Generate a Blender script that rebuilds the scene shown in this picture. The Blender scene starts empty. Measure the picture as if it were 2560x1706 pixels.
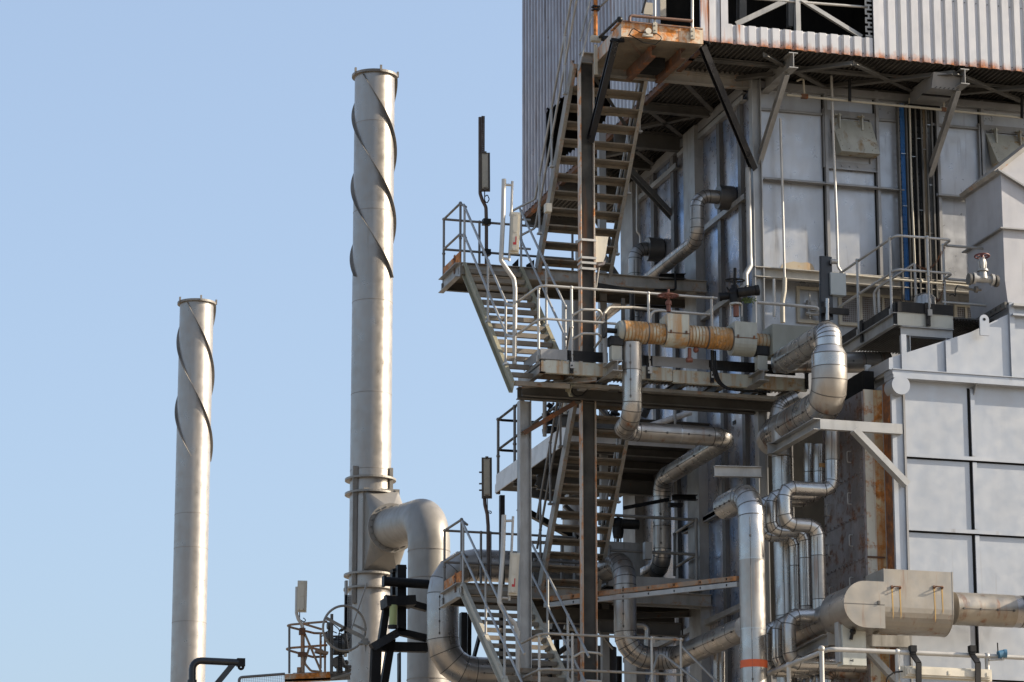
import bpy, math, random
from mathutils import Vector, Matrix
random.seed(7)
R = math.radians
V = Vector
# ---------------------------------------------------------------- camera, sky, sun, exposure
SC = bpy.context.scene
PSI, TH, FPX = R(15.91), R(14.02), 8200.0          # yaw right of +Y, pitch up, focal length in pixels of a 2560 wide picture
CAM = V((0, 0, 1.7))
CF = V((math.sin(PSI)*math.cos(TH), math.cos(PSI)*math.cos(TH), math.sin(TH)))
CR = V((math.cos(PSI), -math.sin(PSI), 0))
CU = CR.cross(CF)
cd = bpy.data.cameras.new('camera'); co = bpy.data.objects.new('camera', cd)
SC.collection.objects.link(co); SC.camera = co
m3 = Matrix((CR, CU, -CF)).transposed()
co.matrix_world = Matrix.Translation(CAM) @ m3.to_4x4()
cd.sensor_width = 36; cd.lens = 36*FPX/2560; cd.clip_start = 0.5; cd.clip_end = 6000
SUN_AZ, SUN_EL = R(74), R(27)                      # azimuth measured from -Y towards +X
SD = V((math.sin(SUN_AZ)*math.cos(SUN_EL), -math.cos(SUN_AZ)*math.cos(SUN_EL), math.sin(SUN_EL)))
wd = bpy.data.worlds.new('World'); SC.world = wd; wd.use_nodes = True
nt = wd.node_tree; bg = nt.nodes['Background']
sky = nt.nodes.new('ShaderNodeTexSky'); sky.sky_type = 'NISHITA'; sky.sun_disc = False
sky.sun_elevation = SUN_EL; sky.sun_rotation = math.atan2(SD.x, SD.y)
sky.air_density = 1.0; sky.dust_density = 3.4; sky.ozone_density = 2.6
hz = nt.nodes.new('ShaderNodeMix'); hz.data_type = 'RGBA'; hz.inputs[0].default_value = .5; hz.inputs[7].default_value = (1.36, 1.64, 2.03, 1)   # pale summer haze over the whole sky
nt.links.new(sky.outputs[0], hz.inputs[6]); nt.links.new(hz.outputs[2], bg.inputs[0]); bg.inputs[1].default_value = 0.15
sl = bpy.data.lights.new('sun', 'SUN'); sl.energy = 4.4; sl.angle = R(0.5); sl.color = (1.0, 0.88, 0.72)
so = bpy.data.objects.new('sun', sl); SC.collection.objects.link(so)
so.rotation_euler = SD.to_track_quat('Z', 'Y').to_euler(); so.location = (30, -30, 60)
SC.view_settings.view_transform = 'Standard'; SC.view_settings.look = 'None'
SC.view_settings.exposure = 1.08; SC.view_settings.gamma = 1.0

# ---------------------------------------------------------------- pixel helpers (give real positions on known planes)
TL = {0: (0, 0, 1), 1: (1280, 0, 3.6766), 2: (1920, 0, 3.6766), 3: (1280, 426, 3.6766), 4: (1920, 426, 3.6766),
      5: (1280, 852, 3.6766), 6: (1920, 852, 3.6766), 7: (1280, 1280, 3.6766), 8: (1920, 1280, 3.6766),
      'A': (1060, 260, 3.564), 'B': (1060, 640, 3.408), 'C': (820, 1100, 2.5875), 'D': (380, 1280, 3.6766)}
def src(t, x, y):
    o = TL[t]; return o[0]+x/o[2], o[1]+y/o[2]
def w(t, x, y, Y=None, X=None, Z=None):
    sx, sy = src(t, x, y)
    d = CF + CR*((sx-1280)/FPX) + CU*((853-sy)/FPX)
    if Y is not None: k = (Y-CAM.y)/d.y
    elif X is not None: k = (X-CAM.x)/d.x
    else: k = (Z-CAM.z)/d.z
    return CAM + d*k
AX = {'X': V((1, 0, 0)), 'Y': V((0, 1, 0)), 'Z': V((0, 0, 1))}
def mv(p, ax, t=0, x=None, y=None):
    """move p along a world axis until it is seen at picture column x (or row y)"""
    a = AX[ax]; q = p-CAM
    if x is not None: s = (src(t, x, 0)[0]-1280)/FPX; B = CR
    else: s = (853-src(t, 0, y)[1])/FPX; B = CU
    k = (s*CF.dot(q)-B.dot(q))/(B.dot(a)-s*CF.dot(a))
    return p+a*k

# ---------------------------------------------------------------- mesh builder
class MB:
    def __init__(s): s.v = []; s.f = []; s.sm = []; s.mi = []
    def add(s, vs, fs, smooth=False, mi=0):
        b = len(s.v); s.v += [tuple(v) for v in vs]
        for f in fs: s.f.append([b+i for i in f]); s.sm.append(smooth); s.mi.append(mi)
    def box(s, a, b, mi=0):
        x0, x1 = sorted((a[0], b[0])); y0, y1 = sorted((a[1], b[1])); z0, z1 = sorted((a[2], b[2]))
        s.add([(x0,y0,z0),(x1,y0,z0),(x1,y1,z0),(x0,y1,z0),(x0,y0,z1),(x1,y0,z1),(x1,y1,z1),(x0,y1,z1)],
              [(0,3,2,1),(4,5,6,7),(0,1,5,4),(1,2,6,5),(2,3,7,6),(3,0,4,7)], mi=mi); return s
    def cbox(s, c, sx, sy, sz, mi=0): return s.box((c[0]-sx/2, c[1]-sy/2, c[2]-sz/2), (c[0]+sx/2, c[1]+sy/2, c[2]+sz/2), mi)
    def prism(s, pts, off, mi=0, smooth=False):
        n = len(pts); pts = [V(p) for p in pts]; off = V(off)
        s.add(pts+[p+off for p in pts], [list(range(n))[::-1], list(range(n, 2*n))], mi=mi)
        s.add(pts+[p+off for p in pts], [(i, (i+1) % n, n+(i+1) % n, n+i) for i in range(n)], smooth, mi); return s
    def sweep(s, p, q, prof, up=(0, 0, 1), mi=0):
        p = V(p); q = V(q); t = (q-p).normalized(); up = V(up)
        if abs(t.dot(up)) > 0.98: up = V((0, 1, 0))
        r = t.cross(up).normalized(); u = r.cross(t)
        s.prism([p+r*a+u*b for a, b in prof], q-p, mi); return s
    def beam(s, p, q, kind='I', h=.2, b=.1, t=.012, up=(0, 0, 1), mi=0):
        if kind == 'I':
            parts = [[(-b/2, h/2-t), (b/2, h/2-t), (b/2, h/2), (-b/2, h/2)], [(-b/2, -h/2), (b/2, -h/2), (b/2, -h/2+t), (-b/2, -h/2+t)],
                     [(-t*.4, -h/2+t), (t*.4, -h/2+t), (t*.4, h/2-t), (-t*.4, h/2-t)]]
        elif kind == 'C':
            parts = [[(0, -h/2), (t*.8, -h/2), (t*.8, h/2), (0, h/2)], [(t*.8, h/2-t), (b, h/2-t), (b, h/2), (t*.8, h/2)], [(t*.8, -h/2), (b, -h/2), (b, -h/2+t), (t*.8, -h/2+t)]]
        elif kind == 'D':   # channel, flanges the other way
            parts = [[(-t*.8, -h/2), (0, -h/2), (0, h/2), (-t*.8, h/2)], [(-b, h/2-t), (-t*.8, h/2-t), (-t*.8, h/2), (-b, h/2)], [(-b, -h/2), (-t*.8, -h/2), (-t*.8, -h/2+t), (-b, -h/2+t)]]
        elif kind == 'L':
            parts = [[(0, -h/2), (t, -h/2), (t, h/2), (0, h/2)], [(t, -h/2), (b, -h/2), (b, -h/2+t), (t, -h/2+t)]]
        else:
            parts = [[(-b/2, -h/2), (b/2, -h/2), (b/2, h/2), (-b/2, h/2)]]
        for pr in parts: s.sweep(p, q, pr, up, mi)
        return s
    def tube(s, path, r, n=14, cap=True, mi=0, fil=0, seg=5):
        nodes = fillet([V(p) for p in path], fil, seg) if fil else [V(p) for p in path]
        rs = r if isinstance(r, (list, tuple)) else [r]*len(nodes)
        rings = frames(nodes); vs = []
        for (c, t, u, b), rr in zip(rings, rs):
            for k in range(n):
                a = 2*math.pi*k/n; vs.append(c+(u*math.cos(a)+b*math.sin(a))*rr)
        fs = []
        for i in range(len(nodes)-1):
            for k in range(n):
                k2 = (k+1) % n; fs.append((i*n+k, i*n+k2, (i+1)*n+k2, (i+1)*n+k))
        s.add(vs, fs, True, mi)
        if cap:
            s.add(vs[:n], [list(range(n))[::-1]], mi=mi); s.add(vs[-n:], [list(range(n))], mi=mi)
        return s
    def ball(s, c, r, mi=0):
        vs = []; fs = []; n = 8
        for i in range(5):
            ph = math.pi*i/4
            for k in range(n):
                a = 2*math.pi*k/n; vs.append((c[0]+r*math.sin(ph)*math.cos(a), c[1]+r*math.sin(ph)*math.sin(a), c[2]+r*math.cos(ph)))
        for i in range(4):
            for k in range(n): fs.append((i*n+k, (i+1)*n+k, (i+1)*n+(k+1) % n, i*n+(k+1) % n))
        s.add(vs, fs, True, mi); return s
    def torus(s, c, ax, rad, r, n=32, m=8, mi=0):
        ax = V(ax).normalized(); u = ax.orthogonal().normalized(); b = ax.cross(u); vs = []; fs = []
        for i in range(n):
            a = 2*math.pi*i/n; d = u*math.cos(a)+b*math.sin(a)
            for k in range(m):
                e = 2*math.pi*k/m; vs.append(V(c)+d*(rad+r*math.cos(e))+ax*(r*math.sin(e)))
        for i in range(n):
            for k in range(m): fs.append((i*m+k, ((i+1) % n)*m+k, ((i+1) % n)*m+(k+1) % m, i*m+(k+1) % m))
        s.add(vs, fs, True, mi); return s
    def bolts(s, pts, n, r=.014, h=.02, mi=0):
        n = V(n).normalized()
        for p in pts: s.tube([V(p), V(p)+n*h], r, 6, mi=mi)
        return s
def fillet(P, rad, seg):
    out = [P[0]]
    for i in range(1, len(P)-1):
        a = (P[i-1]-P[i]); b = (P[i+1]-P[i]); la, lb = a.length, b.length
        a.normalize(); b.normalize(); ang = a.angle(b)
        if ang > R(178): out.append(P[i]); continue
        d = min(rad/math.tan(ang/2), la*.48, lb*.48); rr = d*math.tan(ang/2)
        bis = (a+b).normalized(); c = P[i]+bis*(rr/math.sin(ang/2))
        s0 = P[i]+a*d-c; s1 = P[i]+b*d-c; tot = s0.angle(s1); axis = s0.cross(s1).normalized()
        for k in range(seg+1): out.append(c+Matrix.Rotation(tot*k/seg, 3, axis) @ s0)
    out.append(P[-1]); return out
def frames(nodes):
    n = len(nodes); T = []
    for i in range(n):
        a = nodes[i]-nodes[i-1] if i else nodes[1]-nodes[0]
        b = nodes[i+1]-nodes[i] if i < n-1 else nodes[-1]-nodes[-2]
        T.append((a.normalized()+b.normalized()).normalized())
    u = T[0].orthogonal().normalized(); out = []
    for i in range(n):
        u = (u-T[i]*u.dot(T[i])).normalized(); out.append((nodes[i], T[i], u, T[i].cross(u)))
    return out

# ---------------------------------------------------------------- materials
def ramp(nt, fac, stops):
    r = nt.nodes.new('ShaderNodeValToRGB'); e = r.color_ramp.elements
    e[0].position, e[0].color = stops[0][0], (*stops[0][1], 1); e[1].position, e[1].color = stops[1][0], (*stops[1][1], 1)
    for p, c in stops[2:]: x = e.new(p); x.color = (*c, 1)
    nt.links.new(fac, r.inputs[0]); return r.outputs[0]
def noise(nt, vec, scale, detail=4, rough=.55, mapping=None):
    if mapping:
        mp = nt.nodes.new('ShaderNodeMapping'); mp.inputs['Scale'].default_value = mapping; nt.links.new(vec, mp.inputs[0]); vec = mp.outputs[0]
    n = nt.nodes.new('ShaderNodeTexNoise'); n.inputs['Scale'].default_value = scale
    n.inputs['Detail'].default_value = detail; n.inputs['Roughness'].default_value = rough
    nt.links.new(vec, n.inputs['Vector']); return n.outputs[0]
def mixc(nt, fac, a, b, mode='MIX'):
    m = nt.nodes.new('ShaderNodeMix'); m.data_type = 'RGBA'; m.blend_type = mode
    for s, v in ((m.inputs[0], fac), (m.inputs[6], a), (m.inputs[7], b)):
        if isinstance(v, (float, int)): s.default_value = v
        elif isinstance(v, tuple): s.default_value = (*v, 1)
        else: nt.links.new(v, s)
    return m.outputs[2]
def mat(name, col, rough=.5, metal=0., var=.12, dirt=.3, rust=0., streak=0., rustcol=(.22, .075, .022), dirtcol=(.09, .08, .065), bump=.0, scale=2.0, wave=None, tint=None):
    col = tuple(c*ALB for c in col); rustcol = tuple(c*.85 for c in rustcol)
    m = bpy.data.materials.new(name); m.use_nodes = True; nt = m.node_tree; bs = nt.nodes['Principled BSDF']
    tc = nt.nodes.new('ShaderNodeTexCoord').outputs['Object']
    n1 = noise(nt, tc, scale, 5)
    dark = tuple(c*(1-var) for c in col); lite = tuple(min(1, c*(1+var)) for c in col)
    c = ramp(nt, n1, [(.3, dark), (.7, lite)])
    if tint:
        nn = noise(nt, tc, 1.1, 2); f = ramp(nt, nn, [(.42, (0, 0, 0)), (.68, (1, 1, 1))]); c = mixc(nt, f, c, tint)
    if dirt:
        nd = noise(nt, tc, 3.1, 6, .65, (1, 1, .22)); f = ramp(nt, nd, [(.48, (0, 0, 0)), (.82, (dirt, dirt, dirt))]); c = mixc(nt, f, c, dirtcol)
    rf = None
    if rust:
        nr = noise(nt, tc, 4.0, 8, .7); lo = .72-.42*rust
        rf = ramp(nt, nr, [(lo, (0, 0, 0)), (lo+.12, (1, 1, 1))])
        nr2 = noise(nt, tc, 14, 4); rc = ramp(nt, nr2, [(.3, tuple(x*.45 for x in rustcol)), (.7, tuple(min(1, x*1.7) for x in rustcol))])
        c = mixc(nt, rf, c, rc)
    if streak:
        ns = noise(nt, tc, 6.0, 5, .6, (1, 1, .09)); lo = .74-.3*streak
        f = ramp(nt, ns, [(lo, (0, 0, 0)), (lo+.16, (.85, .85, .85))]); c = mixc(nt, f, c, rustcol if rust or streak > .5 else dirtcol)
    nt.links.new(c, bs.inputs['Base Color'])
    rr = noise(nt, tc, 5.0, 4); ro = ramp(nt, rr, [(.3, (max(0, rough-.1),)*3), (.75, (min(1, rough+.14),)*3)])
    if rf is not None:
        ro = mixc(nt, rf, ro, (.9, .9, .9))
        if metal: nt.links.new(mixc(nt, rf, (metal,)*3, (0., 0., 0.)), bs.inputs['Metallic'])
    nt.links.new(ro, bs.inputs['Roughness'])
    if not (rf is not None and metal): bs.inputs['Metallic'].default_value = metal
    if bump:
        b = nt.nodes.new('ShaderNodeBump'); b.inputs['Strength'].default_value = bump; b.inputs['Distance'].default_value = .02
        nt.links.new(noise(nt, tc, 2.3 if bump < .5 else 7, 3), b.inputs['Height']); nt.links.new(b.outputs[0], bs.inputs['Normal'])
    return m
M = {}; ALB = .76
M['galv'] = mat('galvanised_steel', (.38, .375, .36), .5, .35, .2, .75, .0, .2)
M['galv_light'] = mat('light_galvanised_steel', (.42, .42, .41), .45, .3, .12, .5, 0, .15)
M['galv_dark'] = mat('weathered_dark_steel', (.125, .12, .11), .55, .2, .3, .7, .22, .2)
M['galv_rust'] = mat('rust_streaked_steel', (.34, .32, .285), .55, .2, .3, .7, .38, .4, rustcol=(.30, .14, .06))
M['col_rust'] = mat('column_paint_with_rust', (.58, .52, .44), .6, .1, .2, .45, .52, .8, rustcol=(.52, .22, .08))
M['orange_rust'] = mat('orange_rusted_plate', (.42, .36, .26), .7, .0, .2, .5, .85, .6, rustcol=(.42, .15, .035))
M['olive'] = mat('olive_grey_paint', (.34, .31, .21), .55, .1, .15, .6, .15, .3)
M['tread'] = mat('tread_grating', (.26, .22, .17), .65, .2, .35, .7, .35, .0, rustcol=(.2, .09, .03))
M['black'] = mat('black_paint', (.009, .009, .010), .5, 0, .3, .3)
M['rubber'] = mat('black_rubber', (.012, .012, .012), .6, 0, .2, .2)
M['panel'] = mat('pale_grey_panel_paint', (.44, .465, .50), .38, .35, .05, .22, .0, .3, bump=.04, scale=1.2, dirtcol=(.22, .21, .2))
M['wall'] = mat('grey_aluminium_wall_sheet', (.48, .49, .505), .34, .45, .10, .45, .0, .5, bump=.1, scale=1.3, dirtcol=(.16, .15, .14))
M['wall_left'] = mat('blue_grey_aluminium_sheet', (.56, .51, .49), .30, .75, .14, .55, .0, .35, bump=.3, scale=.9, tint=(.26, .36, .54))
M['stiff'] = mat('dull_grey_stiffener', (.30, .30, .30), .5, .3, .12, .55, .05, .2)
M['cream'] = mat('weathered_cream_paint', (.50, .46, .37), .6, 0, .12, .4, .2, .25, rustcol=(.42, .2, .06))
M['alu'] = mat('aluminium_pipe_jacket', (.54, .52, .49), .30, .85, .12, .5, .0, .5, bump=.3, dirtcol=(.2, .17, .13))
M['alu_dull'] = mat('dull_aluminium_jacket', (.43, .40, .365), .34, .8, .18, .6, .0, .55, bump=.3, dirtcol=(.18, .14, .10))
for k_, c1_, c2_ in (('alu', (.47, .44, .40), (.60, .59, .57)), ('alu_dull', (.37, .33, .29), (.47, .44, .41)), ('duct3', (.40, .36, .30), (.45, .43, .38))):
    M[k_+'_b'] = mat(k_+'_browned_sheet', c1_, .38, .75, .16, .6, .0, .6, bump=.35, dirtcol=(.18, .14, .10)); M[k_+'_c'] = mat(k_+'_brighter_sheet', c2_, .30, .85, .12, .4, .0, .4, bump=.3, dirtcol=(.2, .17, .13))
M['seam'] = mat('dark_jacket_seam', (.12, .11, .10), .5, .5, .2, .3)
M['seam_lt'] = mat('bright_jacket_band', (.55, .55, .53), .3, .8, .1, .2)
M['jrust'] = mat('rusted_pipe_jacket', (.42, .38, .28), .6, .2, .2, .5, .62, .75, rustcol=(.46, .21, .045))
M['boxpaint'] = mat('grey_green_valve_box', (.40, .41, .36), .55, .1, .12, .5, .12, .45, rustcol=(.42, .24, .08))
M['rail'] = mat('pale_handrail_tube', (.54, .52, .48), .45, .3, .12, .45, .1, .0)
M['rail_dark'] = mat('grey_handrail_tube', (.20, .19, .18), .5, .3, .2, .5, .15, .0)
M['rail_rust'] = mat('rust_speckled_handrail', (.40, .37, .32), .55, .2, .2, .5, .45, .0, rustcol=(.26, .12, .05))
M['stack'] = mat('chimney_grey_paint', (.45, .42, .385), .36, .55, .06, .4, .0, .3, scale=.6, dirtcol=(.2, .17, .14))
M['strake'] = mat('dark_strake_steel', (.26, .24, .215), .5, .25, .3, .5)
M['duct'] = mat('duct_grey_paint', (.32, .30, .27), .45, .25, .08, .4, .04, .2)
M['clad'] = mat('white_corrugated_sheet', (.60, .60, .61), .42, .1, .06, .3, .0, .2, scale=1.1)
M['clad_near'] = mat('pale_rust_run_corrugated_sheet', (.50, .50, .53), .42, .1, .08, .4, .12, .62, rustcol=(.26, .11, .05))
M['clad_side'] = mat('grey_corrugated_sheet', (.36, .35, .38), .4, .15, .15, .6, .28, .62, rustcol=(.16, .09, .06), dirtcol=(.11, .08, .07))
M['dark_fill'] = mat('dark_sheet_and_shade', (.02, .02, .02), .9, 0, .2, .2)  # near-black, also paints the shade inside the house and behind the pipes
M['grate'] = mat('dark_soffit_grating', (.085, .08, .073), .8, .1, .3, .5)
M['lampbody'] = mat('cream_lamp_housing', (.66, .61, .50), .5, 0, .06, .3)
M['lamplens'] = mat('dull_lamp_lens', (.40, .36, .28), .3, 0, .12, .4)
M['lampfr'] = mat('brown_lamp_frame', (.07, .055, .04), .6, 0, .2, .4)
M['red'] = mat('red_paint', (.55, .03, .03), .5, 0, .1, .1)
M['rustwheel'] = mat('rust_red_handwheel', (.20, .07, .045), .6, .1, .2, .4)
M['orange'] = mat('orange_band_paint', (.75, .13, .03), .5, 0, .05, .1)
M['blue'] = mat('blue_cable', (.03, .16, .42), .45, 0, .2, .15)
M['tan'] = mat('tan_cable', (.30, .22, .13), .5, 0, .2, .3)
M['bluegrey'] = mat('blue_transmitter_paint', (.05, .17, .28), .5, 0, .1, .2)
M['green'] = mat('yellow_green_paint', (.42, .48, .20), .6, 0, .1, .3)
M['corten'] = mat('peeling_cream_and_rust_paint', (.70, .67, .56), .6, .05, .14, .4, .52, .8, rustcol=(.34, .12, .025), scale=1.0)
M['door'] = mat('rust_stained_grey_door', (.27, .24, .235), .45, .35, .25, .7, .5, .6, rustcol=(.15, .08, .05))
M['ground'] = mat('dusty_concrete_ground', (.38, .32, .245), .9, 0, .2, .2, scale=.2)
M['brownrust'] = mat('brown_rust', (.14, .07, .04), .8, 0, .3, .3, .5)
M['boxpaint2'] = mat('stained_edge_paint', (.52, .53, .46), .6, .05, .15, .6, .42, .8, rustcol=(.36, .19, .06), scale=1.5)
M['orange_rust2'] = mat('bright_orange_rust_plate', (.66, .58, .44), .65, .0, .25, .5, .66, .95, rustcol=(.50, .18, .035), scale=1.5)
M['brownrust2'] = mat('brown_rust_pipe', (.17, .09, .06), .7, 0, .3, .3, .3)
M['blackstrut'] = mat('glossy_black_strut', (.009, .010, .014), .33, 0, .3, .2)
M['duct2'] = mat('square_duct_paint', (.44, .44, .46), .5, .2, .08, .4, .0, .25, dirtcol=(.2, .19, .18))
M['duct3'] = mat('warm_grey_duct_sheet', (.38, .345, .295), .38, .5, .12, .55, .10, .55, bump=.2, dirtcol=(.24, .20, .14))
M['orange_rust3'] = mat('deep_red_rust', (.34, .14, .05), .85, 0, .3, .4, .5, .4)
M['edge_peel'] = mat('peeling_edge_paint', (.50, .50, .44), .6, .05, .1, .5, .32, .5, rustcol=(.30, .15, .06))
M['boxpaint3'] = mat('plain_grey_green_box', (.36, .40, .41), .5, .05, .05, .15)
M['boxwhite'] = mat('stained_white_sheet', (.56, .57, .51), .5, .05, .06, .35, .0, .35)
M['boxgreen'] = mat('greenish_grey_box', (.30, .31, .27), .55, .1, .1, .45, .05, .3)
M['rustwheel2'] = mat('dull_red_handwheel', (.13, .035, .035), .5, .1, .15, .3)
M['jrust2'] = mat('heavily_rusted_jacket', (.46, .43, .33), .45, .3, .25, .5, .58, .95, rustcol=(.36, .17, .045), scale=1.4)
M['seam_rust'] = mat('rusty_corrugation_seam', (.30, .17, .06), .7, .1, .25, .3)
M['leaf'] = mat('weed_green', (.07, .11, .025), .6, 0, .3, .1)
M['tanband'] = mat('tan_band_paint', (.45, .25, .09), .5, 0, .1, .1)
M['stain'] = mat('orange_rust_run', (.46, .29, .09), .7, 0, .25, .2)
M['beampaint'] = mat('pale_beam_paint', (.50, .47, .41), .55, .1, .1, .45, .18, .3, rustcol=(.36, .20, .08))
M['deeprust'] = mat('dark_red_scaling_rust', (.16, .07, .035), .85, 0, .4, .6, .6, .7, rustcol=(.26, .09, .02), scale=1.2, bump=.6)
M['sun_rust'] = mat('tan_sun_and_rust', (.50, .42, .30), .6, .1, .12, .5, .42, .6, rustcol=(.40, .24, .10))  # warm sunlight and tan rust stain in one colour
M['webdark'] = mat('dark_mottled_web', (.07, .066, .058), .55, .1, .5, .5, .22, .5, rustcol=(.18, .09, .045))
M['whitef'] = mat('white_fascia_paint', (.72, .72, .71), .5, .05, .06, .4, .03, .35)
M['seam_stack'] = mat('fine_weld_line', (.30, .27, .24), .6, .1, .2, .3)
M['rail_rust2'] = mat('orange_rust_handrail', (.36, .25, .17), .6, .1, .25, .3, .5, .0, rustcol=(.30, .12, .04))
M['rail_dark2'] = mat('mid_grey_handrail', (.26, .255, .24), .5, .3, .2, .4, .1)
M['heavyrust'] = mat('thick_scaling_rust', (.66, .55, .34), .85, 0, .3, .4, .66, .95, rustcol=(.40, .15, .03), scale=1.2, bump=.6)
M['strutrust'] = mat('rusted_strut', (.33, .25, .18), .65, .1, .2, .4, .62, .3, rustcol=(.32, .14, .05))
M['alu_dark'] = mat('dark_aluminium_collar', (.16, .15, .14), .45, .7, .2, .5, 0, .2)
M['drum'] = mat('dark_drum_metal', (.10, .095, .09), .4, .5, .2, .4)
M['brownpole'] = mat('brown_pole_paint', (.10, .07, .055), .6, .1, .25, .4, .2)
M['dark_fill'].node_tree.nodes['Principled BSDF'].inputs['Specular IOR Level'].default_value = .05
for k_, v_ in (('black', .22), ('webdark', .12), ('rubber', .2), ('strake', .25), ('grate', .2), ('galv_dark', .3)): M[k_].node_tree.nodes['Principled BSDF'].inputs['Specular IOR Level'].default_value = v_
M['boxrust'] = mat('rust_run_valve_box', (.50, .50, .42), .5, .1, .14, .5, .38, .9, rustcol=(.40, .20, .05), scale=2)
M['gap_shadow'] = mat('dark_gap_and_shadow', (.02, .02, .02), .9, 0, .1, .1)  # near-black, paints joint gaps and rib shadows together
M['gap_shadow'].node_tree.nodes['Principled BSDF'].inputs['Specular IOR Level'].default_value = .05
M['ribdark'] = mat('dark_wall_rib', (.14, .135, .13), .5, .3, .2, .5)
def plate_tone(key, h):
    # each rolled plate of the shell has its own slight tone
    nt = M[key].node_tree; bs = nt.nodes['Principled BSDF']; lk = bs.inputs['Base Color'].links[0].from_socket
    tc = nt.nodes.new('ShaderNodeTexCoord'); sp = nt.nodes.new('ShaderNodeSeparateXYZ'); nt.links.new(tc.outputs['Object'], sp.inputs[0])
    d = nt.nodes.new('ShaderNodeMath'); d.operation = 'DIVIDE'; nt.links.new(sp.outputs[2], d.inputs[0]); d.inputs[1].default_value = h
    fl = nt.nodes.new('ShaderNodeMath'); fl.operation = 'FLOOR'; nt.links.new(d.outputs[0], fl.inputs[0])
    wn = nt.nodes.new('ShaderNodeTexWhiteNoise'); wn.noise_dimensions = '1D'; nt.links.new(fl.outputs[0], wn.inputs['W'])
    c = ramp(nt, wn.outputs['Value'], [(0, (.86, .855, .85)), (1, (1, 1, 1))])
    nt.links.new(mixc(nt, 1.0, lk, c, 'MULTIPLY'), bs.inputs['Base Color'])
plate_tone('stack', 1.7)
def corr_mat():
    m = M['clad']; nt = m.node_tree; bs = nt.nodes['Principled BSDF']; lk = bs.inputs['Base Color'].links[0].from_socket
    g = nt.nodes.new('ShaderNodeNewGeometry'); sp = nt.nodes.new('ShaderNodeSeparateXYZ'); nt.links.new(g.outputs['Position'], sp.inputs[0])
    nz = noise(nt, g.outputs['Position'], 5, 6, .7, (1, 1, .5))
    ma = nt.nodes.new('ShaderNodeMath'); ma.operation = 'MULTIPLY_ADD'; nt.links.new(nz, ma.inputs[0]); ma.inputs[1].default_value = -.42; nt.links.new(sp.outputs[2], ma.inputs[2])
    mr = nt.nodes.new('ShaderNodeMapRange'); mr.inputs[1].default_value = ZS-.225; mr.inputs[2].default_value = ZS-.085; mr.inputs[3].default_value = 1; mr.inputs[4].default_value = 0
    nt.links.new(ma.outputs[0], mr.inputs[0])
    rc = ramp(nt, noise(nt, g.outputs['Position'], 20, 3), [(.3, (.11, .03, .01)), (.7, (.5, .17, .04))])
    c = mixc(nt, mr.outputs[0], lk, rc)
    # vertical rust runs, denser near the platform end
    ns = noise(nt, g.outputs['Position'], 7, 4, .6, (1, 1, .06))
    mx = nt.nodes.new('ShaderNodeMapRange'); mx.inputs[1].default_value = XC; mx.inputs[2].default_value = XC+2.6; mx.inputs[3].default_value = .12; mx.inputs[4].default_value = -.08
    nt.links.new(sp.outputs[0], mx.inputs[0])
    ad = nt.nodes.new('ShaderNodeMath'); ad.operation = 'ADD'; nt.links.new(ns, ad.inputs[0]); nt.links.new(mx.outputs[0], ad.inputs[1])
    c = mixc(nt, ramp(nt, ad.outputs[0], [(.63, (0, 0, 0)), (.74, (1, 1, 1))]), c, (.33, .12, .04))
    nt.links.new(c, bs.inputs['Base Color'])

# ---------------------------------------------------------------- scene objects
COL = SC.collection
LABELS = set()
def link_mesh(name, mb, mats, loc, parent=None):
    me = bpy.data.meshes.new(name); L = V(loc)
    me.from_pydata([tuple(V(v)-L) for v in mb.v], [], mb.f)
    me.polygons.foreach_set('use_smooth', mb.sm); me.polygons.foreach_set('material_index', mb.mi)
    ml = list(mats) if isinstance(mats, (list, tuple)) else [mats]
    if len(ml) == 3 and ml[0]+'_b' in M: ml += [ml[0]+'_b', ml[0]+'_c']
    for k in ml: me.materials.append(M[k])
    o = bpy.data.objects.new(name, me); COL.objects.link(o)
    if parent is not None: o.parent = parent
    else: o.location = L
    return o
class Thing:
    def __init__(s, name, label, cat, loc, group=None):
        s.o = bpy.data.objects.new(name, None); COL.objects.link(s.o); s.o.empty_display_size = .2
        s.loc = V(loc); s.o.location = s.loc
        s.o['label'] = label; s.o['category'] = cat
        if group: s.o['group'] = group
        if label in LABELS: print('DUP LABEL', label)
        LABELS.add(label)
    def part(s, name, mb, mats, parent=None, label=None, kind=None):
        o = link_mesh(name, mb, mats, s.loc, parent or s.o)
        if label: o['label'] = label
        if kind: o['kind'] = kind
        return o
def solo(name, mb, mats, label, cat, group=None, loc=None):
    if loc is None: loc = V(mb.v[0])
    o = link_mesh(name, mb, mats, loc); o['label'] = label; o['category'] = cat
    if group: o['group'] = group
    if label in LABELS: print('DUP LABEL', label)
    LABELS.add(label); return o
def setting(name, mb, m):
    o = link_mesh(name, mb, m, (0, 0, 0)); o['kind'] = 'structure'; return o
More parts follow.
